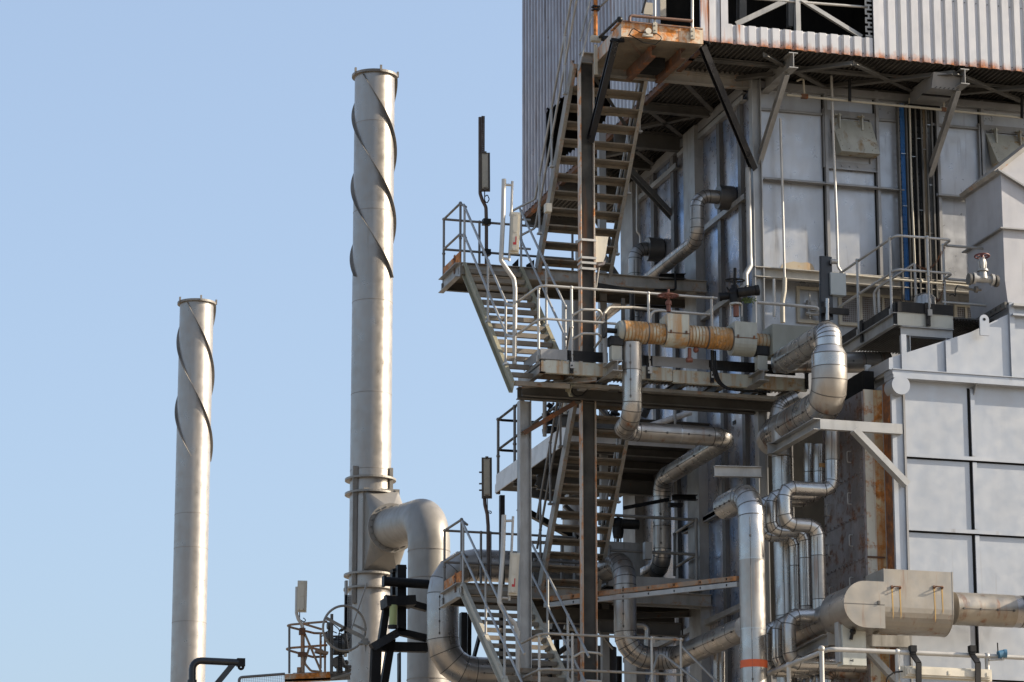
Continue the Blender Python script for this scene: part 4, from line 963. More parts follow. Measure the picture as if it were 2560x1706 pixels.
def flg(c, o=.07, t=.02): return MB().prism([c+V((-o, -o, 0)), c+e+V((0, -o, 0)), c+e+dd+V((0, o, 0)), c+dd+V((-o, o, 0))], (0, 0, t))
hd.part('flange', flg(n2), 'stiff')
# sloping lid
lid = MB(); a = n3+V((-.07, -.07, 0)); lid.prism([a, a+V((2.5, 0, -1.35)), a+V((2.5, 0, -1.32)), a+V((0, 0, .03))], (0, dep+.14, 0)); hd.part('lid', lid, 'stiff')
hd.part('roof_duct', MB().prism([n3+V((.0, .1, .03)), n3+V((2.4, .1, 2.0)), n3+V((2.4, .1, -1.2))], (0, dep-.1, 0)), 'duct2')
hd.part('roof_flange', MB().prism([n3+V((-.1, .03, .02)), n3+V((2.4, .03, 2.08)), n3+V((2.4, .03, 2.02)), n3+V((-.06, .03, -.03))], (0, dep, 0)), 'galv_rust')
hd.part('base_flange', MB().prism([n1+V((-.1, -.1, -.02)), n1+V((-.1, dep, -.02)), n1+V((-.1, dep, -.12)), n1+V((-.1, -.1, -.12))], (.04, 0, 0)).bolts([n1+V((-.1, .05+.18*i, -.06)) for i in range(7)], (-1, 0, 0), .02, .02), 'galv_dark')
# ---------------------------------------------------------------- right platform
YR = YB+.55
c0 = w(4, 1190, 1235, Y=YR); c1 = w(4, 1702, 1330, Y=YR); zr0 = w(4, 1200, 1300, Y=YR).z
yR2 = w(4, 672, 1545, X=c0.x).y
rp = Thing('corner_platform', 'small railed platform with black toe boards standing on the pale casing', 'platform', (c0.x, YR, zr0))
rp.part('toe_board', MB().box((c0.x, YR-.01, zr0+.0), (c1.x, YR, zr0+.16)), 'black'); rp.part('toe_board', MB().box((c0.x-.01, YR, zr0), (c0.x, yR2, zr0+.16)), 'black')
rp.part('edge_beam', MB().beam((c0.x, YR+.01, zr0-.105), (c1.x, YR+.01, zr0-.105), 'D', .2, .07), 'edge_peel')
rp.part('edge_beam', MB().beam((c0.x+.01, YR+.02, zr0-.105), (c0.x+.01, yR2, zr0-.105), 'D', .2, .07), 'galv')
rp.part('bearer', MB().beam((c0.x+.06, YR+.05, zr0-.29), (c1.x, YR+.05, zr0-.29), 'I', .15, .12), 'galv_light')
dk = MB().box((c0.x+.02, YR+.03, zr0-.03), (c1.x+1.5, yR2, zr0-.01)); x = c0.x
while x < c1.x+1.5: dk.box((x+.02, YR+.04, zr0-.055), (x+.03, yR2, zr0-.031)); x += .05
rp.part('deck', dk, 'galv_dark')
for x in (1270, 1668):
    X_ = w(4, x, 1500, Y=YR).x; rp.part('leg', MB().beam((X_, YR+.05, zr0-.37), (X_, YR+.05, zl1+.03), 'I', .13, .12, .014, up=(1, 0, 0)), 'galv_light')
for x, y in ((860, 1480), (1470, 1300), (1172, 1320)):
    if x == 1470: p = w(4, x, y, Y=YR-.02); mb = MB().cbox(p+V((0, 0, .05)), .1, .02, .18).cbox(p-V((0, 0, .13)), .07, .02, .2); mb.bolts([p+V((-.03, -.01, .05)), p+V((.03, -.01, .05)), p-V((0, .01, .1)), p-V((0, .01, .2))], (0, -1, 0))
    else: p = w(4, x, y, X=c0.x-.02); mb = MB().cbox(p+V((0, .03 if x > 1000 else 0, 0)), .02, .09, .35)
    rp.part('post_clamp', mb, 'black')
za, zb2 = w(4, 1460, 622, Y=YR).z, w(4, 1460, 932, Y=YR).z
yfr = w(4, 640, 965, X=c0.x).y; xq = w(4, 1685, 660, Y=YR).x
for z in (za, zb2):
    rail_part(rp, [V((c0.x, yfr, z)), V((c0.x, YR, z)), V((xq, YR, z)), V((xq+.0, YR+.32, z)), V((w(4, 2160, 740, Y=YR+.32).x, YR+.32, z))], 'galv_light', fil=.09)
zc = w(4, 1900, 1232, Y=YR+.3).z; rail_part(rp, [V((xq-.05, YR+.32, zc)), V((w(4, 2160, 740, Y=YR+.32).x, YR+.32, zc))], 'rail')
posts(rp, [(V((w(4, 1462, 800, Y=YR).x, YR-.03, zr0-.02)), V((w(4, 1462, 800, Y=YR).x, YR-.03, za))), (V((xq, YR+.32, zr0)), V((xq, YR+.32, za)))], 'galv_light')
for x in (825, 1130):
    p = w(4, x, 850, X=c0.x-.02); posts(rp, [(V((c0.x-.03, p.y, zr0+.0)), V((c0.x-.03, p.y, za)))], 'galv_light')
rail_part(rp, [w(4, 985, 1330, Y=YR+.9), w(4, 975, 1130, Y=YR+.9), w(4, 1010, 1080, Y=YR+.8), w(4, 1345, 860, Y=YR+.3)], 'galv', fil=.08)
rail_part(rp, [w(4, 1020, 1310, Y=YR+.85), w(4, 1015, 1090, Y=YR+.85)], 'galv'); rail_part(rp, [w(4, 1360, 1150, Y=YR+.3), w(4, 1348, 860, Y=YR+.3)], 'galv')
chn = MB()
for A_, B_ in ((w(4, 1620, 715, Y=YR+.3), w(4, 1360, 870, Y=YR+.3)), (w(4, 1625, 960, Y=YR+.3), w(4, 1540, 1180, Y=YR+.3))):
    n = int((B_-A_).length/.024)
    for i in range(n):
        f = i/n; pnt = A_.lerp(B_, f)-V((0, 0, .18*math.sin(math.pi*f))); chn.torus(pnt, (1, 0, 0) if i % 2 else (0, 1, .3), .015, .005, 8, 4)
rp.part('safety_chain', chn, 'brownrust')
vs_ = w(4, 1440, 1190, Y=YR+.5); solo('domed_vessel', MB().tube([vs_+V((0, 0, -.2)), vs_+V((0, 0, .02)), vs_+V((0, 0, .07)), vs_+V((0, 0, .1))], [.17, .17, .13, .05], 24), 'alu', 'small shiny domed vessel standing behind the posts of the corner platform', 'vessel')
# black channel with grey box
bx = Thing('control_post', 'upright black channel with a small blank grey box beside the corner platform', 'control box', w(4, 540, 1370, Y=YB+1.3))
bx.part('channel', MB().beam(w(4, 530, 1400, Y=YB+1.3), w(4, 530, 790, Y=YB+1.3), 'C', .15, .08, .012, up=(1, 0, 0)).box(w(4, 487, 1370, Y=YB+1.31), w(4, 582, 800, Y=YB+1.33)), 'blackstrut')
bx.part('grey_box', MB().box(w(4, 580, 1140, Y=YB+1.25), w(4, 682, 970, Y=YB+1.4)), 'boxpaint3'); bx.part('bracket', MB().box(w(4, 500, 1310, Y=YB+1.2), w(4, 735, 1280, Y=YB+1.25)), 'black')
bx.part('tube', MB().tube([w(4, 545, 1380, Y=YB+1.2), w(4, 545, 1180, Y=YB+1.2)], .03, 12), 'alu'); mb = MB(); c = w(4, 605, 840, Y=YB+1.25); mb.tube([c-V((.05, 0, 0)), c+V((.05, 0, 0))], .04, 12); bx.part('lamp_head', mb, 'galv')

# ================================================================ valves
def wheel(th, c, rad, axis, m='rustwheel', tr=.012, spokes=5, name='handwheel'):
    mb = MB().torus(c, axis, rad, tr, 28, 8); ax = V(axis).normalized(); u = ax.orthogonal().normalized(); b = ax.cross(u)
    for k in range(spokes):
        a = 2*math.pi*k/spokes; mb.tube([c, V(c)+(u*math.cos(a)+b*math.sin(a))*rad], tr*.7, 6)
    mb.tube([V(c)-ax*.03, V(c)+ax*.03], tr*2.2, 10); return th.part(name, mb, m)
gv = Thing('gate_valve', 'grey gate valve with a red handwheel standing before the square duct', 'valve', w(4, 1970, 1010, Y=YH-.4))
c = w(4, 1975, 1000, Y=YH-.4)
mb = MB().tube([c-V((.17, 0, 0)), c+V((.17, 0, 0))], .055, 16)
for s in (-1, 1): mb.tube([c+V((s*.13, 0, 0)), c+V((s*.17, 0, 0))], .09, 18); 
mb.tube([c, c+V((0, 0, .1)), c+V((0, 0, .15))], [.075, .06, .05], 16); mb.tube([c+V((0, 0, .12)), c+V((0, 0, .15))], .085, 16)
mb.tube([c+V((0, 0, .15)), c+V((0, 0, .24)), c+V((0, 0, .3)), c+V((0, 0, .35))], [.035, .05, .045, .02], 12)
gv.part('body', mb, 'galv'); gv.part('yoke', MB().tube([c+V((-.05, 0, .14)), c+V((-.06, 0, .26)), c+V((-.02, 0, .36))], .012, 8).tube([c+V((.05, 0, .14)), c+V((.06, 0, .26)), c+V((.02, 0, .36))], .012, 8), 'galv')
wheel(gv, c+V((0, 0, .36)), .11, (0, .1, 1), 'rustwheel2', .013)
for s in (-1, 1): gv.part('flange_pair', MB().tube([c+V((s*.2, 0, -.02)), c+V((s*.24, 0, -.02))], .09, 18), 'galv_dark')
gv.part('branch_pipe', MB().tube([w(4, 1960, 1100, Y=YH-.3), w(4, 1890, 1100, Y=YH-.3), w(4, 1740, 1065, Y=YH-.3)], .02, 8).tube([w(4, 1900, 1095, Y=YH-.3), w(4, 1925, 1098, Y=YH-.3)], .05, 12), 'galv_dark')
gv.part('cable', MB().tube([w(4, 1735, 1070, Y=YH-.3), w(4, 1720, 1100, Y=YH-.3), w(4, 1725, 1170, Y=YH-.3), w(4, 1700, 1135, Y=YH-.3), w(4, 1668, 1150, Y=YH-.3)], .01, 6, fil=.03), 'rubber')
# rusty valve pipe
YV = YW-1.35
v0 = w(3, 985, 1480, Y=YV); v1 = mv(v0, 'X', 3, x=2560)
vp = Thing('valve_pipe', 'fat rust-stained jacketed pipe with square valve boxes lying along the mid platform', 'pipe', v0)
def vx(x): return mv(v0, 'X', 3, x=x)
def seg(a, b, r, m, nm='jacket', n=28):
    mb = MB().tube([vx(a), vx(b)], r, n); k = max(1, int((b-a)/28))
    for i in range(k+1):
        c = vx(a+(b-a)*i/k); big = i in (0, k)
        mb.tube([c-V((.008, 0, 0)), c+V((.008, 0, 0))], r*(1.02 if big else 1.008), n, True, 2 if big else 1)
    vp.part(nm, mb, [m, 'seam_rust', 'seam'])
vp.part('end_cap', MB().tube([vx(962), vx(985), vx(1012)], [.13, .165, .17], 28), 'boxpaint')
seg(1013, 1232, .175, 'jrust2'); seg(1236, 1392, .165, 'jrust2'); seg(1600, 1782, .17, 'jrust2'); seg(1786, 2005, .178, 'jrust2'); seg(2216, 2355, .12, 'jrust')
def vbox(xa, xb, zt, zb_, hw, ybk=.2, lab=None):
    a = vx(xa); b = vx(xb); pts = []
    for k in range(0, 181, 15):
        an = R(180+k); pts.append((math.cos(an)*hw, zb_+hw+math.sin(an)*hw))
    prof = [(-hw, zt)]+pts+[(hw, zt)]
    mb = MB().prism([V((a.x, a.y+p, a.z+q)) for p, q in prof], (b.x-a.x, 0, 0))
    mb.box((a.x-.006, a.y-hw-.006, a.z-.02), (b.x+.006, a.y-hw, a.z-.008), 1)
    for x in (a.x+.05, b.x-.05): mb.cbox((x, a.y-hw-.012, a.z+.0), .025, .02, .05, 1)
    vp.part('valve_box', mb, ['boxrust' if 'manual' in lab else 'boxpaint', 'brownrust'], label=lab)
vbox(1395, 1592, .29, -.20, .20, lab='stained box round the manual valve'); vbox(2010, 2212, .24, -.26, .2, lab='stained box under the black actuator')
vp.part('long_box', MB().box(vx(2355)+V((0, -.2, -.24)), V((w(4, 420, 1400, Y=YV).x, YV+.25, v0.z+.24))), 'boxgreen')
for xx in (950, 2290):
    c = w(5, xx, 120 if xx < 1000 else 210, Y=YV); vp.part('support_foot', MB().cbox(c, .16, .14, .22), 'boxpaint'); vp.part('support_saddle', MB().cbox(c+V((0, 0, .19)), .2, .18, .14), 'black')
    q = c+V((0, 0, -.21)); vp.part('support_bracket', MB().beam(q+V((0, -.12, 0)), q+V((0, .75, 0)), 'I', .17, .16, .014), 'galv')
vp.part('stub', MB().tube([vx(850), vx(975)], .04, 14), 'black'); vp.part('stub_plate', MB().cbox(vx(850), .04, .16, .22), 'black')
vp.part('bypass_pipe', MB().beam(vx(870)+V((0, .1, 0)), vx(870)+V((0, .1, -.5)), 'flat', .05, .05, up=(1, 0, 0)), 'galv_light')
st = w(3, 1440, 1300, Y=YV); stt_ = w(3, 1437, 1095, Y=YV)
va_ = Thing('manual_valve_stem', 'rust red handwheel and stem rising from the rusty valve box', 'valve', st)
va_.part('stem', MB().tube([st, st.lerp(stt_, .5)], .035, 12).tube([st.lerp(stt_, .3), st.lerp(stt_, .45)], .05, 10).tube([st, stt_], .018, 10), 'rustwheel')
wheel(va_, w(3, 1435, 1153, Y=YV), .155, (0, -.05, 1), 'rustwheel', .016, 6)
ac = Thing('valve_actuator', 'black motor actuator with a handwheel mounted above the second valve box', 'actuator', w(3, 2060, 1340, Y=YV))
A_ = lambda x, y, o=0: w(3, x, y, Y=YV+o)
ac.part('pillar', MB().tube([A_(2060, 1345), A_(2060, 1240)], .045, 12), 'rustwheel'); 
for dx in (-50, 52): ac.part('yoke_leg', MB().tube([A_(2060+dx, 1345), A_(2060+dx, 1232)], .012, 8), 'rail')
ac.part('yoke_flange', MB().tube([A_(2056, 1240), A_(2056, 1225)], .1, 20), 'rail')
mb = MB().tube([A_(2055, 1225), A_(2052, 1160), A_(2050, 1120), A_(2048, 1060)], [.085, .1, .085, .06], 18); mb.ball(A_(2050, 1130), .11); ac.part('gearbox', mb, 'black')
ac.part('motor', MB().tube([A_(2080, 1125, -.1), A_(2240, 1105, -.2), ], .075, 18).tube([A_(2235, 1106, -.2), A_(2268, 1102, -.21)], .085, 18), 'black')
ac.part('electric_head', MB().tube([A_(2030, 1150, .05), A_(1905, 1165, .1)], .06, 16).tube([A_(1925, 1163, .09), A_(1900, 1166, .1)], .07, 16), 'black')
ac.part('lever', MB().tube([A_(2010, 1130), A_(1975, 1075)], .015, 8), 'black')
ac.part('stem_cover', MB().tube([A_(2048, 1060), A_(2050, 900)], .026, 12), 'black'); wheel(ac, A_(2048, 1012), .15, (0, -.1, 1), 'black', .012, 3)
ac.part('cable', MB().tube([A_(2120, 1110), A_(2150, 1060), A_(2190, 1065), A_(2210, 1105)], .01, 6, fil=.05), 'rubber')
lf = MB()
for i in range(70):
    c = A_(2170+random.uniform(-55, 55), 1195+random.uniform(-22, 16), random.uniform(-.08, .05)); a = random.uniform(0, 6.28); d = V((math.cos(a), random.uniform(-.5, .5), math.sin(a)*.6))*.05; n_ = V((0, 0, .012))
    lf.add([c-n_, c+d*.5+n_, c+d, c+d*.5-n_*2], [(0, 1, 2, 3)])
solo('weed_tuft', lf, 'leaf', 'small green weed growing under the black valve actuator', 'plant')
solo('drain_valve', MB().tube([w(5, 1632, 70, Y=YV), w(5, 1630, 180, Y=YV)], .03, 10).tube([w(5, 1605, 178, Y=YV), w(5, 1655, 178, Y=YV)], .04, 12).ball(w(5, 1690, 85, Y=YV), .05), 'rustwheel', 'small rust red drain cock hanging under the rusty valve pipe', 'valve')
cbp = [w(5, 1832, 90, Y=YV+.1), w(5, 1838, 250, Y=YV), w(5, 1880, 390, Y=YV), w(5, 1990, 450, Y=YV+.05), w(5, 2340, 470, Y=YV+.1)]
cm = MB()
for k in range(3): cm.tube([p + V((k*.035, .01*k, 0)) for p in cbp], .015, 8, fil=.35, seg=5)
solo('sagging_cables', cm, 'rubber', 'thick black cables curving down in front of the platform edge beam', 'cable')

# ================================================================ pipes
def pipe(label, path, r, m='alu', fil=None, sp=.7, bands=(), seg=4, name='insulated_pipe', extra=None, bright=.15, grp=None):
    th = Thing(name, label, 'pipe', path[0], grp)
    th.part('jacket', pipe_mb(path, r, fil, sp, seg, bright=bright), [m, 'seam', 'seam_lt'])
    return th
# A: hangs from the valve pipe
a0 = w(5, 1100, 25, Y=YV); a1 = mv(a0, 'Z', 5, y=745); a2 = mv(a1, 'Y', 5, x=985); a3 = mv(a2, 'X', 5, x=2000); a4 = mv(a3, 'Y', 5, x=1375); a5 = mv(a4, 'Z', 7, y=505); a6 = mv(a5, 'Y', 7, x=1000)
pipe('shiny pipe dropping from the rusty valve pipe, running level and bending down again', [a0, a1, a2, a3, a4, a5, a6], .152, 'alu', fil=.3, sp=.62)
# B: big pipe bottom centre
b1 = w(7, 1035, 440, Y=YW+1.0); b0 = mv(b1, 'Y', 7, x=800); b2 = mv(b1, 'Z', 7, y=1335); b3 = mv(b2, 'X', 7, x=1500); b4 = mv(b3, 'Y', 7, x=2150)
pipe('large pipe making a deep U turn behind the bottom railing', [b0, b1, b2, b3, b4], .182, 'alu_dull', fil=.42, seg=6, sp=.75)
# C: vertical with orange band
c1_ = w(5, 2195, 1400, Y=YW-3.0); c0_ = mv(c1_, 'Y', 5, x=1960); c2_ = V((c1_.x, c1_.y, 4))
pc = pipe('fat vertical pipe with an orange band near the bottom of the picture', [c0_, c1_, c2_], .195, 'alu', fil=.36, sp=1.05)
zo = mv(c1_, 'Z', 7, y=1405); pc.part('orange_band', MB().tube([zo-V((0, 0, .055)), zo+V((0, 0, .055))], .2, 28), 'orange')
pc.part('support_bracket', MB().beam(w(5, 1860, 1200, Y=YW-2.6), w(5, 2290, 1210, Y=YW-2.6), 'I', .16, .1), 'galv')
# D: big crank
d1 = w(0, 2071, 833, Y=YB+.1); d0 = mv(d1, 'Y', 0, x=1962); d2 = mv(d1, 'Z', 6, y=60); d3 = mv(d1, 'Z', 6, y=135); d4 = mv(d1, 'Z', 6, y=568); d5 = mv(d4, 'Y', 0, x=1945); d6 = d5-V((0, 0, 1.2))
pd_ = Thing('insulated_pipe', 'very large cranked pipe widening as it turns down above the pale bracket', 'pipe', d1)
pd_.part('upper_jacket', pipe_mb([d0, d1, d2], .20, .34, .4, 5), ['alu_c', 'seam', 'seam_lt'])
pd_.part('reducer', MB().tube([d2, d3], [.20, .268], 28).tube([d2-V((0, 0, .006)), d2+V((0, 0, .006))], .204, 28, True, 1).tube([d3-V((0, 0, .006)), d3+V((0, 0, .006))], .273, 28, True, 1), ['alu_c', 'seam'])
pd_.part('lower_jacket', pipe_mb([d3, d4, d5, d5+V((0, .25, -.1))], .268, .42, .34, 3, bright=.4), ['alu', 'seam', 'seam_lt'])
# H: vertical pipe below D
h0 = w(6, 130, 960, Y=YW-1.75); h1 = V((h0.x+.02, h0.y, 4)); pipe('plain vertical pipe rising behind the small pipe bundle', [h0+V((0, 0, .3)), h1], .165, 'alu', sp=1.1)
# E: horizontal behind crank
e0 = w(6, 60, 200, Y=YW-1.5); e1 = w(6, 1110, 200, Y=YW-1.5)
pipe('dull foil wrapped pipe lying level behind the big crank', [e0, e1], .165, 'alu_dull', sp=.3)
pipe('crumpled foil elbow tucked behind the lower crank', [w(6, 250, 520, Y=YW-1.2), w(6, 110, 590, Y=YW-1.2), w(6, 60, 800, Y=YW-1.2)], .12, 'alu_dull', sp=.2, fil=.2)
# bundle F
def bundle(base, off, r, lab, m='alu', fil=.12): return pipe(lab, [p+V((off*.04, off, 0)) for p in base], r, m, fil=fil, sp=.5, seg=2, grp=None)
YF1 = YW-3.0
F1 = [w(6, 592, 830, Y=YF1), w(6, 592, 1375, Y=YF1)]; F1.append(mv(F1[1], 'X', 6, x=150)); F1.append(mv(F1[2], 'Z', 8, y=115)); F1.append(mv(F1[3], 'X', 8, x=458)); F1.append(mv(F1[4], 'Z', 8, y=1000))
bundle(F1, 0, .108, 'nearest of the three stepped pipes, zigzagging left of the riveted doors', fil=.14)
F2 = [F1[0]+V((0, .55, -.1)), F1[1]+V((0, .55, 0)), F1[2]+V((0, .55, 0)), F1[3]+V((0, .55, 0)), F1[4]+V((0, .55, 0)), F1[5]+V((0, .55, 0))]
p2_ = bundle(F2, 0, .088, 'middle of the three stepped pipes, with a small orange band', fil=.12)
ob = mv(F2[0], 'Z', 6, y=1155); p2_.part('orange_band', MB().tube([ob-V((0, 0, .03)), ob+V((0, 0, .03))], .0925, 20), 'tanband')
bundle([p+V((0, .98, 0)) for p in F1], 0, .082, 'farthest of the three stepped pipes, left of the banded one', fil=.12)
# lower bundle G
YG = YW-3.1
G1 = [w(8, 420, 955, Y=YG), w(8, 190, 955, Y=YG), w(8, 190, 1420, Y=YG), w(8, 1085, 1410, Y=YG), w(8, 1085, 1700, Y=YG)]
G1[2] = mv(G1[1], 'Z', 8, y=1385); G1[3] = mv(G1[2], 'X', 8, x=1085); G1[4] = mv(G1[3], 'Z', 8, y=1750)
for k, (o, lab) in enumerate(((0, 'nearest of the three low pipes stepping down behind the white railing'), (.5, 'middle of the three low pipes stepping down behind the white railing'), (.95, 'farthest of the three low pipes stepping down behind the white railing'))):
    bundle([p+V((0, o, 0)) for p in G1], 0, (.105, .082, .078)[k], lab, fil=.14)
G4 = [w(8, 540, 1750, Y=YG+.3), w(8, 540, 1460, Y=YG+.3), w(8, 860, 1480, Y=YG+.3), w(8, 1000, 1490, Y=YG+.3)]
pipe('short low pipe turning right under the white hanging box', G4, .1, 'alu', fil=.14)
for k in range(4):
    q = w(8, 470-62*k, 1500+k*14, Y=YG+.6+k*.3); solo('pipe_stub', MB().tube([q+V((0, .2, -.1)), q, q-V((0, .0, .8))], .055, 14, fil=.05), 'alu', ['rightmost', 'second', 'third', 'leftmost'][k]+' of four small slanting pipe ends under the white railing', 'pipe', 'small pipe ends')
# big duct J
YJ = YB-.75
j1 = w(8, 900, 850, Y=YJ); j0 = mv(j1, 'X', 8, x=2750); j2 = mv(j1, 'Y', 8, x=215)
J = Thing('silencer_duct', 'big warm-lit duct with a boxed section and two small rusty handles at the lower right', 'duct', j1)
jx = lambda x: mv(j1, 'X', 8, x=x)
J.part('right_pipe', pipe_mb([jx(1700), jx(2240), ], .24, 0, 1.0, bright=0), ['duct3', 'seam', 'seam_lt'])
J.part('right_elbow', pipe_mb([jx(2200), jx(2420), jx(2420)+V((.1, -.5, .12)), jx(2420)+V((.2, -1.2, .2))], .235, .5, 1.0, 7), ['alu_dull', 'seam', 'seam_lt'])
a = V((w(8, 1072, 800, Y=YJ-.34).x, j1.y, j1.z)); b = V((w(8, 1702, 800, Y=YJ-.34).x, j1.y, j1.z)); hw = .36; prof = [(-.34, .47)]+[(math.cos(R(180+k))*.34, -.08+math.sin(R(180+k))*.34) for k in range(0, 181, 12)]+[(.34, .47)]
mb = MB().prism([V((a.x, a.y+p_, a.z+q_)) for p_, q_ in prof], (b.x-a.x, 0, 0), smooth=False)
J.part('box_section', mb, 'duct3')
for xx in (a.x-.006, b.x-.008): J.part('box_rim', MB().prism([V((xx, a.y+p_*1.012, a.z+q_*1.01)) for p_, q_ in prof], (.014, 0, 0)), 'duct3')
r_ = .335; cc = w(8, 900, 848, Y=YJ-.36); pr = [V((cc.x+r_*math.cos(R(k)), cc.y, cc.z+r_*math.sin(R(k)))) for k in range(90, 271, 10)]+[V((a.x-.01, cc.y, cc.z-r_)), V((a.x-.01, cc.y, cc.z+r_))]
J.part('round_body', MB().prism([p+V((0, .012, 0)) for p in pr], (0, .95, 0), smooth=True), 'alu_dull')
J.part('end_plate', MB().prism([cc+(p-cc)*1.01 for p in pr], (0, .011, 0)).box((cc.x-r_, cc.y-.003, cc.z-.005), (a.x-.01, cc.y-.0005, cc.z+.005), 1).cbox((a.x-.1, cc.y-.01, cc.z+.03), .03, .02, .05, 1), ['duct3', 'seam'])
y1_ = cc.y+.96
J.part('left_taper', MB().tube([V((cc.x+.02, y1_, cc.z)), V((cc.x+.02, y1_+.35, cc.z))], [.33, .245], 30).tube([V((cc.x+.02, y1_-.02, cc.z)), V((cc.x+.02, y1_+.01, cc.z))], .337, 30, True, 1), ['alu_dull', 'seam'])
J.part('left_pipe', pipe_mb([V((cc.x+.02, y1_+.35, cc.z)), V((cc.x+.02, y1_+3.2, cc.z))], .245, 0, .8), ['alu_dull', 'seam', 'seam_lt'])
for x in (1180, 1567):
    c = w(8, x, 692, Y=YJ-.36); mb = MB().tube([c+V((-.06, .0, -.012)), c+V((-.055, -.05, 0)), c+V((.055, -.05, 0)), c+V((.06, 0, -.012))], .01, 8, fil=.02)
    for s in (-1, 1): mb.cbox(c+V((s*.062, .012, 0)), .03, .02, .045)
    J.part('handle', mb, 'brownrust')
    for s in (-1, 1):
        L = random.uniform(.3, .48); pts = [V((c.x+s*.06-.01, YJ-.3425, c.z-.02)), V((c.x+s*.06+.012, YJ-.3425, c.z-.02)), V((c.x+s*.06+.016, YJ-.3425, c.z-L)), V((c.x+s*.06+.002, YJ-.3425, c.z-L-.06))]
        J.part('rust_run', MB().prism(pts, (0, .002, 0)), 'stain')
# white box below duct
wb = Thing('hanging_box', 'upright white sheet box hanging under the round duct end', 'box', w(8, 770, 1060, Y=YJ+.05))
wb.part('box', MB().box(w(8, 692, 1405, Y=YJ+.0), w(8, 843, 1000, Y=YJ+.22)), 'boxwhite'); wb.part('side_strip', MB().box(w(8, 655, 1380, Y=YJ+.05), w(8, 690, 1010, Y=YJ+.2)), 'galv_light')
wb.part('spindle', MB().tube([w(8, 762, 1175, Y=YJ-.02), w(8, 780, 1090, Y=YJ-.05)], .025, 10).ball(w(8, 780, 1100, Y=YJ-.06), .05), 'rubber')
mb = MB().box(w(8, 755, 1370, Y=YJ-.004), w(8, 775, 1364, Y=YJ-.002)).box(w(8, 780, 1378, Y=YJ-.004), w(8, 784, 1355, Y=YJ-.002)); wb.part('marking', mb, 'rubber')
# lower supports under duct
sp = Thing('lower_support_frame', 'grey channel frame under the duct at the foot of the peeling column', 'bracket', w(8, 900, 1180, Y=YB-.1))
sp.part('arm', MB().beam(w(8, 840, 1180, Y=YB-.15), w(8, 1305, 1190, Y=YB-.15), 'D', .17, .09), 'galv'); sp.part('arm', MB().beam(w(8, 560, 1180, Y=YB-.15), w(8, 250, 1340, Y=YB+1.6), 'D', .17, .09), 'galv')
sp.part('arm', MB().beam(w(8, 550, 1165, Y=YB-.18), w(8, 655, 1165, Y=YB-.18), 'D', .18, .05), 'galv_light')
sp.part('diagonal_leg', MB().beam(w(8, 850, 1240, Y=YB-.18), w(8, 1180, 1600, Y=YB-.18), 'D', .12, .08, up=(0, -1, 0)), 'galv')

# pipe writing marks
def pipemark(cx, cz, y, r, ang, nm):
    # a small white stencilled sticker wrapped on a pipe that runs along Y
    for a0, a1, ya, yb in ((-9, 9, 0, .012), (-9, 9, .06, .072), (-9, -6.5, .012, .06), (6.5, 9, .012, .06), (-22, -20, .0, .07), (-22, -12, 0, .012), (-22, -12, .058, .07), (-14, -12, .012, .035)):
        mb = MB(); p = []
        for a in (a0, (a0+a1)/2, a1):
            d = V((math.cos(R(ang+a)), 0, math.sin(R(ang+a)))); p += [V((cx, y+ya, cz))+d*(r+.003), V((cx, y+yb, cz))+d*(r+.003)]
        mb.add(p, [(0, 2, 3, 1), (2, 4, 5, 3)]); nm.part('stencil_mark', mb, 'lampbody')
pipemark(cc.x+.02, cc.z, y1_+1.0, .247, 200, J)
def mark(label, c, u, s):
    mb = MB(); n = V((0, -1, 0)); up = V((0, 0, 1))
    return
